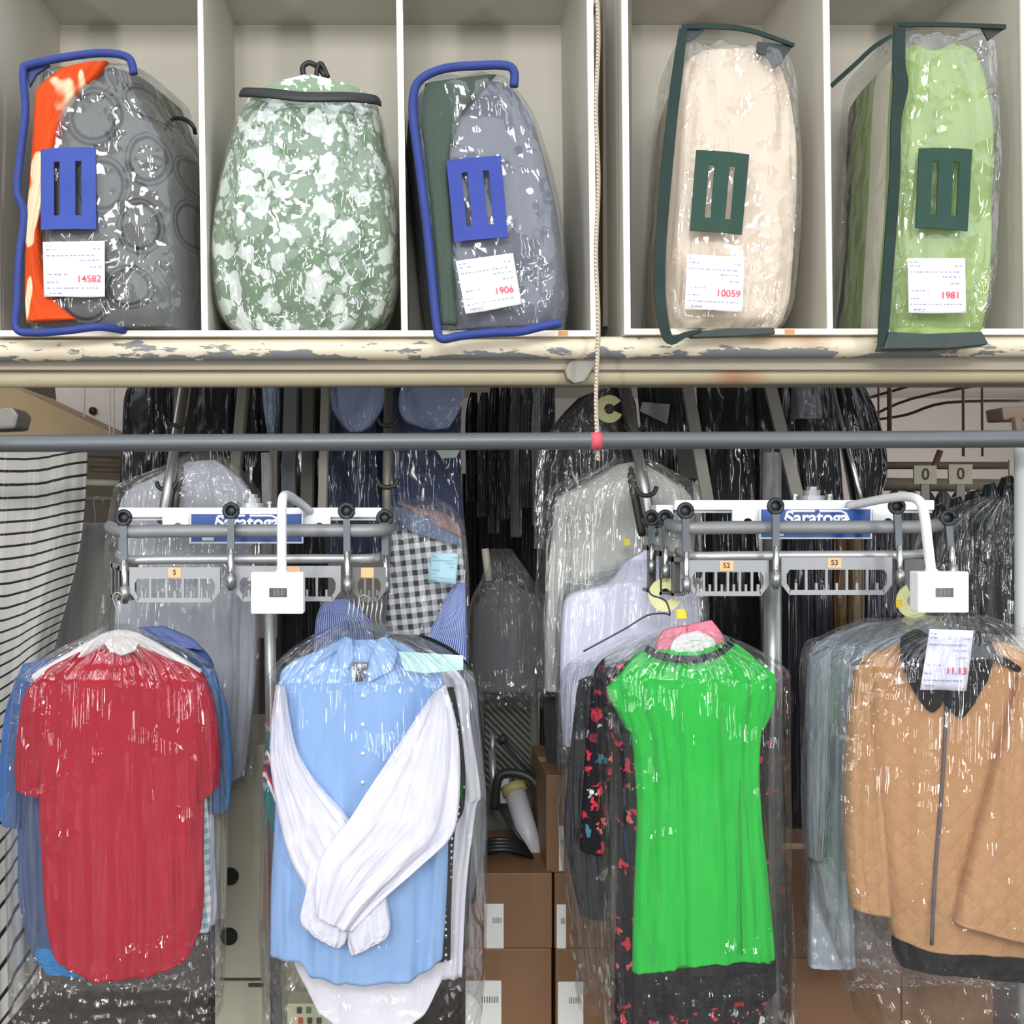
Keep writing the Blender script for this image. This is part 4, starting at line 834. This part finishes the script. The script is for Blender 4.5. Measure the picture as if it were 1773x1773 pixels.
bm = loft([(-60, 770, 152, 770), (-60, 870, 148, 862), (-60, 980, 138, 950), (-60, 1090, 118, 1035), (-60, 1200, 98, 1110), (-60, 1320, 84, 1200), (-60, 1460, 70, 1330), (-60, 1630, 66, 1490), (-60, 1860, 72, 1700)],
          2.86, .05, .7, 90, 160, stripe_fold, top=[(-1, 0), (0, 6), (1, 0)])
t = thing('striped_dress', 'long white dress with thin black stripes draped along the frame edge', 'dress', P(10, 1812, 2.86)); put('body', bm, stripes(), t)
garment('coat', 'plain greige coat hanging behind the striped dress', 'coat', 3.15, [('body', [R(905, 130, 200), R(930, 118, 215), R(1100, 96, 215), R(1250, 90, 215), R(1400, 90, 215)], 0, .04, cloth('#8b8984'), {})], hook=(165, 905, 170, 880))

# --- clothes behind the conveyors
garment('dress_shirt', 'bagged pale grey shirt hanging behind the carriage over the red shirt', 'shirt', 3.05, [
    ('body', [(325, 800, 372, 796), (270, 826, 408, 820), (212, 862, 440, 870), (205, 960, 436, 960), (200, 1060, 430, 1060), (196, 1180, 420, 1180), (200, 1330, 410, 1330)], 0, .04, cloth('#b3b4bd'), {}),
    ('sleeve', [(405, 1020, 436, 1010), (402, 1080, 446, 1070), (404, 1160, 444, 1160), (400, 1260, 436, 1255), (396, 1352, 425, 1340)], -.03, .03, cloth('#a9abb5'), {})],
    film=([R(782, 335, 370), R(805, 290, 410), R(838, 212, 440), R(870, 196, 452), R(1000, 180, 452), R(1150, 165, 450), R(1350, 165, 445)], .085, dict(seed=21., key='dim')))
def dark(name, label, cat, rows, Y, col, th=.03, film=True, coat=1., group=None, amp=.014, **kw):
    return garment(name, label, cat, Y, [('body', rows, 0, th, cloth(col, bagged=coat), dict(amp=amp, fu=5))], group=group, **kw)
dark('suit_jacket', 'black bagged suit top left of the paired rails, over the pale grey shirt', 'jacket', [(250, 640, 300, 640), (218, 680, 300, 680), (212, 760, 302, 760), (206, 870, 300, 870)], 3.45, '#16171a')
bpy.data.objects['suit_jacket']['label'] = 'black bagged suit top beside the paired rails, over the pale grey shirt'
dark('suit_jacket', 'black bagged suit top between the paired rails and the first beige angle iron', 'jacket', [R(640, 318, 408), R(760, 312, 408), R(880, 306, 440)], 3.5, '#131417')
dark('suit_jacket', 'black bagged suit top just behind the first beige angle iron', 'jacket', [R(640, 410, 458), R(760, 404, 466), R(890, 404, 470)], 3.55, '#1b1c20')
dark('dress_shirt', 'narrow bagged blue-grey shirt between the black suit tops', 'shirt', [(452, 640, 484, 640), (456, 700, 486, 700), (464, 752, 480, 752)], 3.48, '#8fa0b6')
dark('suit_jacket', 'dark bagged garment behind the olive channel, lengthened to darken the gap below', 'jacket', [R(640, 484, 572), R(760, 480, 570), R(1000, 480, 568), R(1340, 480, 566)], 3.6, '#1f1e20')  # lower length added to darken the gap beside the pole
dark('folded_shirt', 'bagged pale blue shirt front with rounded bottom, nearer the beige iron', 'shirt', [R(640, 572, 668), R(700, 574, 664), R(735, 590, 645), R(748, 606, 628)], 3.3, '#8a95b4', coat=.7)
dark('folded_shirt', 'bagged pale blue shirt front with pointed bottom, nearer the black clothes', 'shirt', [(706, 640, 800, 640), (690, 690, 802, 690), (700, 728, 790, 722), (745, 745, 776, 742)], 3.3, '#8793b2', coat=.7)
dark('denim_dress', 'bagged navy blue garment behind the slim olive tube, nearer the beige iron', 'dress', [R(660, 572, 672), R(750, 566, 668), R(840, 562, 668), R(960, 562, 668)], 3.45, '#2c3448')
dark('denim_dress', 'bagged navy blue garment with white glints above the gingham cloth', 'dress', [(660, 660, 802, 660), (664, 750, 798, 750), (668, 840, 800, 840), (676, 920, 806, 920)], 3.4, '#343c58', coat=1.)
bm = BM(); prism(bm, [(752, 775), (800, 772), (790, 792), (765, 794)], 3.3, .002); attach(put('paper_slip', bm, plain('#b7c9bf', .6), None, False), 'denim_dress.001')
garment('gingham_shirt', 'folded black and white gingham shirt with a light blue ticket', 'shirt', 3.0, [
    ('body', [(680, 920, 790, 905), (676, 960, 800, 950), (672, 1020, 806, 1020), (668, 1090, 804, 1090), (668, 1150, 780, 1150)], 0, .035, cloth('#2b2c34', 'check', s2='#dcdde0', scale=33.), {}),
    ('collar', [(684, 878, 760, 884), (690, 900, 790, 915), (710, 920, 796, 945)], -.03, .02, cloth('#6d7c94'), {}),
    ('lining', [(690, 872, 770, 888), (720, 890, 796, 912), (740, 902, 800, 930)], -.04, .012, cloth('#9a8080'), {})],
    film=([R(862, 690, 760), R(900, 672, 800), R(1000, 664, 812), R(1160, 660, 812)], .07, dict(seed=25., key='dim')))
gs = bpy.data.objects['gingham_shirt']
ticket(gs, [(747, 957), (794, 958), (789, 1012), (741, 1006)], 2.88, '', name='ticket', tint=plain('#a4cdd8', .6), seed=21)
garment('striped_shirt', 'blue pinstriped shirt shoulder between the pole and the wire hangers', 'shirt', 2.98, [('body', [(560, 1040, 600, 1035), (548, 1070, 640, 1070), (544, 1120, 650, 1120), (544, 1180, 650, 1180)], 0, .03, cloth('#4a5f9c', 'vstripe', s2='#aab6da', scale=26.), {})])
garment('striped_shirt', 'blue pinstriped shirt shoulder in front of the gingham cloth', 'shirt', 2.94, [('body', [(786, 1010, 806, 1010), (760, 1060, 808, 1060), (736, 1110, 809, 1110), (700, 1160, 809, 1165), (700, 1230, 808, 1230)], 0, .03, cloth('#4a5f9c', 'vstripe', s2='#aab6da', scale=20.), {})])
bm = BM(); prism(bm, [(760, 1136), (806, 1138), (806, 1160), (770, 1160)], 2.90, .002); attach(put('paper_slip', bm, plain('#bfe0dc', .6), None, False), 'striped_shirt.002')
cols = ['#1a1c20', '#3c3f48', '#14211f', '#2a2c31', '#5a5b60', '#38383c', '#77787c', '#26272c']
nm = ['first past the navy garment', 'second past the navy garment', 'the greenish-black third past the navy garment', 'fourth past the navy garment', 'fifth past the navy garment', 'sixth past the navy garment', 'lighter seventh past the navy garment', 'last before the diagonal plastic']
for k in range(8):
    x = 806 + k * 19; yb = 870 + [0, 25, 55, 30, 60, 10, 40, 50][k]
    dark('hanging_garment', 'narrow dark garment seen edge-on, ' + nm[k], 'clothes', [(x + 8, 640 + (40 if k < 2 else 0), x + 20, 640 + (40 if k < 2 else 0)), (x, 720, x + 22, 715), (x, 800, x + 22, 800), (x + 2, yb, x + 20, yb)], 3.9 - .03 * k, cols[k], group='edge-on dark garments in the middle', coat=.8)
garment('dress', 'smoky grey garment in a long plastic bag beside the grey coat', 'dress', 3.35, [('body', [R(1006, 858, 880), (838, 1030, 930, 1034), (820, 1070, 946, 1070), (818, 1196, 950, 1196)], 0, .04, cloth('#66676a'), {})],
    film=([R(950, 850, 885), R(1000, 835, 920), R(1060, 812, 952), R(1220, 808, 956)], .08, dict(seed=31., key='dim')))
bm = BM(); tube(bm, [P(840, 950, 3.32), P(846, 1005, 3.32)], .012, 12); tag(put('hanger_stem', bm, plain('#c9c6b2', .5)), 'short cream stem above the smoky grey bagged garment', 'hanger')
dark('coat', 'large black coat under diagonal shiny plastic, below the rope', 'coat', [(1000, 690, 1075, 660), (955, 745, 1100, 700), (945, 820, 1105, 800), (940, 1000, 1110, 1000), (938, 1400, 1000, 1400)], 3.5, '#1a1b1f')
film_cover(bpy.data.objects['coat.001'], [(1040, 668, 1066, 660), (960, 735, 1090, 690), (930, 800, 1110, 790), (925, 950, 1115, 950)], 3.45, .1, key='dim', seed=33.)
garment('coat', 'pale grey long coat with lapels in plastic behind the white shirt', 'coat', 3.05, [
    ('body', [(1062, 806, 1104, 798), (1010, 838, 1160, 830), (962, 872, 1200, 872), (958, 980, 1200, 980), (970, 1100, 1200, 1100), (975, 1200, 1180, 1200)], 0, .045, cloth('#b9bab4'), {}),
    ('sleeve', [(960, 880, 992, 868), (950, 980, 988, 980), (945, 1080, 982, 1080), (943, 1160, 974, 1160), (942, 1194, 968, 1196)], -.02, .035, cloth('#b3b4ae'), {})],
    film=([R(792, 1072, 1112), R(820, 1010, 1170), R(860, 944, 1215), R(1000, 928, 1218), R(1200, 925, 1218)], .085, dict(seed=35., key='film')))
garment('trousers', 'dark grey trousers hanging below the pale grey coat', 'trousers', 3.12, [('leg', [R(1180, 940, 972), R(1260, 942, 974), R(1345, 948, 972)], 0, .02, cloth('#3a3a3c'), {}), ('leg', [R(1180, 968, 1000), R(1260, 970, 1000), R(1335, 972, 1000)], -.02, .02, cloth('#404042'), {})])
garment('dress_shirt', 'white lavender-tinted shirt in plastic over the pale grey coat', 'shirt', 2.90, [
    ('body', [(1080, 975, 1120, 950), (1050, 1010, 1160, 980), (985, 1030, 1200, 1010), (972, 1080, 1212, 1060), (970, 1200, 1212, 1190), (975, 1290, 1200, 1290)], 0, .04, cloth('#d7d7ea'), {})],
    film=([R(968, 1075, 1130), R(1000, 1010, 1190), R(1030, 968, 1222), R(1200, 962, 1225), R(1330, 965, 1225)], .085, dict(seed=37., key='film')))
bm = BM(); prism(bm, [(1080, 933), (1091, 933), (1091, 944), (1080, 944)], 2.92, .001); attach(put('size_tag', bm, plain('#c8bb3e', .6), None, False), 'coat.002')
def disc(x, y, r, Y, label, a0=.6):
    bm = BM(); c = P(x, y, Y); n = 26; R0, R1 = r * Y / F, r * .38 * Y / F
    L = []
    for k in range(n + 1):
        a = a0 + (2 * PI - 1.0) * k / n; d = Vector((math.cos(a), 0, math.sin(a)))
        L.append([bm.verts.new(c + d * R0), bm.verts.new(c + d * R1), bm.verts.new(c + d * R1 + Vector((0, .003, 0))), bm.verts.new(c + d * R0 + Vector((0, .003, 0)))])
    for A, B in zip(L, L[1:]):
        for k in range(4): bm.faces.new((A[k], A[(k + 1) % 4], B[(k + 1) % 4], B[k]))
    bm.faces.new(L[0]); bm.faces.new(L[-1][::-1])
    return tag(put('size_disc', bm, plain('#d6d79c', .5), None, False), label, 'tag')
disc(1152, 1030, 29, 2.70, 'yellow-green split size disc on the track above the dark wire hanger')
disc(1582, 1040, 30, 2.62, 'yellow-green size disc half behind the white box above the tan jacket', 2.)
disc(1055, 708, 24, 3.12, 'pale round divider disc beside the rope, above the grey rail')
bm = BM(); prism(bm, [(1171, 1055), (1190, 1055), (1190, 1071), (1171, 1071)], 2.60, .001); attach(put('size_tag', bm, plain('#ecc62e', .6), None, False), 'dress')
bm = BM(); prism(bm, [(1551, 1040), (1562, 1038), (1563, 1050), (1552, 1052)], 2.58, .001); attach(put('size_tag', bm, plain('#d9b92c', .6), None, False), 'quilted_jacket')
bm = BM(); prism(bm, [(1112, 696), (1160, 700), (1155, 734), (1108, 712)], 3.3, .002); attach(put('paper_slip', bm, plain('#9a9a9e', .6), None, False), 'suit_jacket.003')

B4 = [('1090', [(1100, 640, 1180, 640), (1108, 720, 1190, 720), (1120, 860, 1200, 860), (1130, 1000, 1215, 1000)], '#222225', 'between the climbing track and the leaning beige iron'),
      ('b', [R(640, 1205, 1300), R(760, 1210, 1305), R(880, 1215, 1310), R(1140, 1215, 1322)], '#17181b', 'beside the bright pole, above the green dress'),
      ('c', [R(640, 1300, 1370), R(760, 1302, 1374), R(900, 1305, 1380)], '#101114', 'straight behind the bright pole top'),
      ('d', [(1380, 640, 1440, 640), (1376, 740, 1450, 740), (1390, 880, 1460, 880)], '#1d1e22', 'behind the second leaning beige iron'),
      ('e', [(1440, 640, 1484, 640), (1448, 680, 1505, 690), (1452, 740, 1524, 740), (1462, 800, 1533, 810), (1476, 872, 1520, 866)], '#131416', 'whose rounded shoulder ends against the pale ceiling')]
for _, rows, c, l in B4: dark('suit_jacket', 'black bagged suit ' + l, 'jacket', rows, 3.4, c, group='black suits behind the second conveyor')
dark('dress_shirt', 'grey shirt tail hanging among the black suits', 'shirt', [R(640, 1375, 1412), R(700, 1372, 1418), R(726, 1370, 1420)], 3.3, '#77797f', coat=.6)
for x0, x1, y0, y1, c, l in ((1356, 1408, 880, 1430, '#17151f', 'dark aubergine garment just past the bright pole'), (1406, 1440, 870, 1150, '#221d2b', 'deep purple-black garment before the brown one'), (1438, 1466, 870, 1150, '#5d4426', 'brown garment behind the rack labelled 53'),
                         (1464, 1492, 870, 1150, '#7b6b52', 'golden beige garment behind the rack labelled 53'), (1490, 1524, 870, 1150, '#1d1730', 'dark violet garment behind the rack labelled 53'), (1522, 1566, 900, 1160, '#252229', 'charcoal garment behind the end of rack 53')):
    dark('hanging_garment', l + ', in shiny plastic', 'clothes', [(x0 + 6, y0, x1 - 6, y0), R(y0 + 50, x0, x1), R(y1 - 60, x0, x1), R(y1, x0, x1)], 3.2, c, group='edge-on garments behind the second conveyor')
for k in range(6):
    x = 1606 + k * 29; y0 = 905 - k * 12
    dark('hanging_garment', 'black clothes in shiny plastic beyond the second white box, ' + ['closest to the box', 'second from the box', 'third from the box', 'third from the pale post', 'second from the pale post', 'closest to the pale post'][k], 'clothes',
         [(x + 14, y0 - 30, x + 26, y0 - 34), (x, y0 + 30, x + 34, y0), R(1000, x, x + 34), R(1120, x + 2, x + 34), R(1260, x + 4, x + 34)], 3.3 - .02 * k, ['#1a1c1f', '#222428', '#15171a', '#1d2626', '#181a1d', '#202226'][k], group='black clothes beyond the second white box')
film_cover(bpy.data.objects['hanging_garment.014'], [R(860, 1700, 1770), R(900, 1620, 1800), R(960, 1590, 1810), R(1100, 1590, 1815), R(1270, 1600, 1815)], 3.2, .09, key='heavy', seed=41.)

# ---------------------------------------------------------------- things on the floor
CB = lam('#73543a', 'cardboard')
def carton(x0, y0, x1, y1, Y, D, label, lab=None, col=CB):
    t = thing('cardboard_box', label, 'box', P((x0 + x1) / 2, y1, Y + D / 2), 'cardboard boxes on the floor')
    bm = BM(); pbox(bm, x0, y0, x1, y1, Y, Y + D, .003); put('carton', bm, col, t, False)
    bm = BM(); a, c = P(x0, y0, Y), P(x1, y0, Y); m = Y + D / 2; box(bm, (a.x, m - .025, a.z), (c.x, m + .025, a.z + .0012)); put('packing_tape', bm, plain('#b39268', .25), t, False)
    if lab:
        bm = BM(); pbox(bm, *lab, Y - .0015, Y - .0003); l = put('shipping_label', bm, plain('#cfcfcb', .6), t, False)
        bm = BM(); u0, v0, u1, v1 = lab; w, h = u1 - u0, v1 - v0
        for k in range(7): pbox(bm, u0 + w * (.45 + .07 * k), v0 + h * .3, u0 + w * (.48 + .07 * k), v0 + h * .42, Y - .0022, Y - .0015)
        put('barcode', bm, plain('#55565a', .6), l, False)
    return t
fl = 1812
carton(806, 1643, 955, 1838, 2.93, .42, 'lower brown box under the one with the black cable coil', (806, 1698, 868, 1790))
carton(812, 1512, 956, 1642, 2.935, .40, 'brown box carrying the black cable coil', (838, 1565, 872, 1645))
carton(962, 1643, 1092, 1835, 2.95, .40, 'lowest brown box beside the hem of the green dress', (966, 1700, 1010, 1790))
carton(960, 1512, 1090, 1642, 2.955, .40, 'middle brown box behind the black cardigan sleeve', (964, 1566, 980, 1646))
carton(946, 1342, 1060, 1511, 2.96, .38, 'topmost tall brown box below the dark grey trousers', (968, 1430, 976, 1508))
carton(1370, 1660, 1560, 1838, 2.93, .42, 'brown box standing below the pale grey trousers')
carton(1372, 1505, 1556, 1659, 2.94, .40, 'brown box above another, behind the pale grey suit')
carton(1562, 1690, 1720, 1838, 2.93, .42, 'brown box below the black hem of the tan jacket')
# beige machine cabinet
t = thing('machine_cabinet', 'tall beige steel machine cabinet with round holes beside the bright pole', 'cabinet', P(440, 1812, 3.1))
bm = BM(); pbox(bm, 372, 1290, 560, 1790, 3.12, 3.6, .004); put('housing', bm, plain('#a7a391', .5), t, False)
for x, y in ((398, 1518), (396, 1622)):
    bm = BM(); c = P(x, y, 3.115); tube(bm, [c, c + Vector((0, .01, 0))], .026, 28); put('vent_hole', bm, plain('#15150f', .8), t, False)
bm = BM(); pbox(bm, 380, 1695, 452, 1698, 3.112, 3.12); pbox(bm, 430, 1704, 456, 1709, 3.112, 3.12); put('panel_seam', bm, plain('#3b3a33', .7), t, False)
t = thing('switch_panel', 'small cream switch panel with coloured buttons below the light blue shirt', 'switch panel', P(530, 1800, 3.0))
bm = BM(); pbox(bm, 497, 1738, 574, 1806, 3.0, 3.08, .003); put('case', bm, plain('#b9b596', .5), t, False)
for k, (x, y, c) in enumerate([(518, 1750, '#2b2b24'), (534, 1750, '#3b6b3a'), (520, 1768, '#a8392c'), (536, 1768, '#2c2c26'), (552, 1768, '#2c2c26')]):
    bm = BM(); pbox(bm, x - 4, y - 5, x + 4, y + 5, 2.994, 3.0, .001); put('push_button', bm, plain(c, .5), t, False)
# perforated panel, cylinder, cable coil, arms
def perf():
    t_ = NT('perforated_steel'); w = t_.n('ShaderNodeTexWave', _bands_direction='DIAGONAL', Vector=t_.map(t_.obj(), (1, 0, 1)), Scale=26.).outputs[0]
    return t_.bsdf(t_.ramp(w, [(.3, '#4e4f4b'), (.7, '#8a8b85')]), .5, .3, t_.bump(w, .003, 1))
t = thing('wire_mesh_panel', 'upright grey panel with a fine diagonal mesh behind the workbench tools', 'panel', P(880, 1390, 3.55))
bm = BM(); pbox(bm, 836, 1205, 920, 1392, 3.56, 3.575); put('mesh', bm, perf(), t, False)
bm = BM(); tube(bm, [P(832, 1395, 3.55), P(832, 1196, 3.55), P(920, 1192, 3.55), P(926, 1200, 3.55), P(926, 1395, 3.55)], .016, 12); put('frame', bm, plain('#8d8e85', .5, .2), t)
bm = BM(); prism(bm, [(822, 1392), (940, 1392), (940, 1512), (822, 1512)], 3.36, .3); tag(put('storage_tub', bm, plain('#6b6c68', .6), None, False), 'dull grey tub standing behind the brown boxes', 'tub')
t = thing('steam_canister', 'slanted white cylinder with a yellowish cap lying on the brown box', 'canister', P(920, 1500, 3.15))
bm = BM(); tube(bm, [P(930, 1500, 3.12), P(892, 1372, 3.25)], .032, 24, r2=.034); put('cylinder_body', bm, plain('#b4b6ba', .45), t)
bm = BM(); tube(bm, [P(893, 1374, 3.247), P(888, 1360, 3.262)], .040, 24); put('cap', bm, plain('#a49a62', .5), t)
bm = BM(); tube(bm, [P(888, 1362, 3.26), P(885, 1352, 3.27)], .013, 12); put('cap_knob', bm, plain('#5a5544', .5), t)
bm = BM()
for k in range(4): tube(bm, [P(868 + (52 - k * 4) * math.cos(a), 1484 - k * 6 + (13) * math.sin(a), 3.06 + .05 * math.sin(a)) for a in [2 * PI * j / 24 for j in range(25)]], .0075, 8)
tag(put('cable_coil', bm, plain('#191b1c', .4)), 'coil of thick black cable lying on the brown box', 'cable')
bm = BM(); tube(bm, [P(868, 1278, 3.3), P(905, 1318, 3.28), P(942, 1358, 3.26)], .009, 10); tube(bm, [P(866, 1276, 3.3), P(874, 1284, 3.3)], .016, 10)
tag(put('hose_rod', bm, plain('#2c332f', .5)), 'dark green tipped rod leaning in front of the mesh panel', 'rod')
bm = BM(); tube(bm, [P(856, 1400, 3.25), P(862, 1350, 3.25), P(880, 1338, 3.25), P(915, 1345, 3.24), P(935, 1370, 3.22), P(940, 1400, 3.2)], .014, 10, smooth=5)
tag(put('rubber_hose', bm, plain('#25282a', .5)), 'thick dark hose arching over the white cylinder', 'hose')
bm = BM(); bar(bm, P(864, 1398, 3.2), P(912, 1470, 3.1), .012, .01); bar(bm, P(912, 1470, 3.1), P(912, 1475, 3.1), .012, .01); tag(put('stand_leg', bm, plain('#232526', .5)), 'thin black strut slanting across the grey tub', 'strut')
bm = BM(); tube(bm, [P(853, 1270, 3.28), P(852, 1330, 3.28)], .008, 10); tube(bm, [P(852, 1300, 3.28), P(856, 1400, 3.26)], .012, 10); tag(put('valve_pipe', bm, steel), 'short upright metal valve pipe in front of the mesh panel', 'pipe')
bm = BM(); pbox(bm, 866, 1348, 882, 1392, 3.26, 3.3, .004); tag(put('white_bottle', bm, plain('#bfc1bf', .5)), 'small white bottle beside the white cylinder', 'bottle')

# ---------------------------------------------------------------- far background
bm = BM(); prism(bm, [(-60, 640), (28, 672), (212, 758), (212, 768), (28, 768), (-60, 772)], 3.9, .5); tag(put('air_duct', bm, plain('#94805f', .7), None, False), 'tan boxed duct sloping down behind the grey rail above the striped dress', 'duct')
bm = BM(); prism(bm, [(95, 668), (230, 668), (230, 770), (195, 760), (100, 715)], 4.3, .05); tag(put('partition_board', bm, plain('#d3c9c2', .7), None, False), 'whitish partition board beyond the tan duct', 'board')
bm = BM(); prism(bm, [(-40, 745), (-40, 712), (22, 705), (32, 718), (26, 742)], 3.3, .12, .01); tag(put('motor_housing', bm, plain('#85827c', .5, .3), None, False), 'grey motor housing end at the edge above the striped dress', 'motor')
for i, x in enumerate((146, 190, 197)):
    bm = BM(); tube(bm, [P(x, 206, 3.7), P(x, (722, 770, 770)[i], 3.7)], .003, 8); tag(put('hanging_rod', bm, plain('#dcdcd8', .4)), 'thin pale vertical rod before the tan duct, ' + ['shortest and alone', 'nearer the shortest rod', 'nearer the black bagged suit'][i], 'rod')
bm = BM(); c = P(160, 711, 4.28); tube(bm, [c, c + Vector((0, .01, 0))], .016, 16); tag(put('wall_socket', bm, plain('#28201c', .6)), 'small round dark fitting on the whitish partition board', 'fitting')
for i, (y, x0, x1) in enumerate(((795, 150, 215), (812, 155, 212), (835, 150, 208), (862, 148, 206))):
    bm = BM(); tube(bm, [P(x0, y, 4.2), P(x1, y + 2, 4.2)], .014 - .002 * (i % 2), 10); tag(put('ceiling_conduit', bm, plain(['#8d8674', '#6a604e', '#b9b6a8', '#7b7466'][i], .6)), 'horizontal pipe glimpsed beside the striped dress, ' + ['uppermost', 'second down', 'third down, palest', 'lowest'][i], 'pipe')
bm = BM(); c = P(1608, 657, 10.8); tube(bm, [c + Vector((0, 0, .05)), c], .09, 24)
em = NT('lamp_glow'); e_ = em.n('ShaderNodeEmission', Color=(1, .97, .93, 1), Strength=9.); em.link(e_.outputs[0], em.out.inputs[0])
tag(put('ceiling_lamp', bm, em.m), 'small round glowing lamp on the far pale ceiling', 'lamp')
for i, (a, b2, r, l) in enumerate((((1521, 466, 6.), (1521, 748, 6.), .006, 'thin vertical rod nearest the black suit'), ((1540, 466, 6.), (1540, 748, 6.), .014, 'thicker rust-brown vertical rod in front of the far ceiling'),
        ((1667, 466, 6.), (1668, 790, 6.), .008, 'vertical rod in the middle of the far ceiling view'), ((1699, 466, 6.), (1701, 790, 6.), .007, 'vertical rod nearest the wall bracket'))):
    bm = BM(); tube(bm, [P(*a), P(*b2)], r, 8); tag(put('drop_rod', bm, plain('#5d4a40', .6)), l, 'rod')
for i, (pts, l) in enumerate((([(1500, 690, 9.), (1604, 660, 8.)], 'short dark cable running up to the glowing lamp'), ([(1505, 722, 9.), (1580, 690, 8.5), (1773, 652, 6.)], 'long dark cable crossing the far ceiling, middle one'),
        ([(1515, 727, 9.), (1570, 718, 8.5), (1640, 697, 8.), (1790, 694, 8.)], 'thick dark cable bending level along the far wall top'))):
    bm = BM(); tube(bm, [P(*p) for p in pts], .012, 6, smooth=4); tag(put('cable', bm, plain('#4c3d38', .7)), l, 'cable')
bm = BM(); prism(bm, [(1735, 705), (1800, 703), (1800, 726), (1738, 728)], 3.9, .12, .01); tube(bm, [P(1760, 722, 3.88), P(1764, 750, 3.88)], .02, 8); tag(put('wall_bracket', bm, plain('#8a7668', .6), None, False), 'rusty brown bracket block near the pale post, above the grey rail', 'bracket')
bm = BM(); tube(bm, [P(1500, 806, 5.), P(1800, 806, 5.)], .018, 12); tag(put('garment_rail', bm, plain('#5e5648', .6)), 'upper olive-brown rail behind the number placards', 'rail')
bm = BM(); tube(bm, [P(1500, 838, 4.8), P(1800, 842, 4.8)], .03, 12); tag(put('garment_rail', bm, plain('#7d7563', .6)), 'lower wide beige rail behind the number placards', 'rail')
bm = BM(); bar(bm, P(1628, 780, 4.6), P(1602, 850, 4.6), .02, .02); tag(put('rail_strut', bm, plain('#5a3d30', .6)), 'slanting rust-brown strut between the two rails', 'strut')
for i, (x0, x1, y0, y1, s_) in enumerate(((1583, 1622, 806, 838, '0'), (1643, 1684, 804, 838, '0'), (1748, 1776, 796, 850, ''))):
    t = thing('number_placard', ['small beige placard nearer the black suit, faintly numbered', 'beige placard with a clear black 0 on a stem', 'blank beige placard partly behind the pale post'][i], 'placard', P((x0 + x1) / 2, y1, 4.2), 'beige number placards')
    bm = BM(); pbox(bm, x0, y0, x1, y1, 4.2, 4.21); put('plate', bm, plain('#aaa290', .6), t, False)
    bm = BM(); m = (x0 + x1) / 2; pbox(bm, m - 7, y1, m + 7, y1 + 40, 4.205, 4.215); put('stem', bm, plain('#8d8878', .6), t, False)
    if s_: text(s_, plain('#2b2825', .6), t, P(m, (y0 + y1) / 2, 4.199), .065, 0, name='printed_number', bold=.001)
for k in range(9):
    x = 1536 + k * 28; dark('hanging_garment', 'dull garment on the far rail under the number placards', 'clothes', [(x + 8, 850, x + 16, 850), R(880, x, x + 26), R(1000, x, x + 26)], 4.45, ['#4a4a4c', '#5c5c5e', '#3a3b3e', '#6d6c6a'][k % 4], group='dull garments on the far rail', coat=.6)
for k in range(7):  # garments added to keep the middle gap dark
    x = 800 + k * 24; dark('hanging_garment', 'added dark long garment that darkens the depth of the middle gap', 'clothes', [R(820, x, x + 30), R(1000, x, x + 30), R(1330, x, x + 30)], 4.9, ['#1c1b1a', '#26231f', '#2e2b28'][k % 3], group='added garments darkening the middle gap', coat=.3)
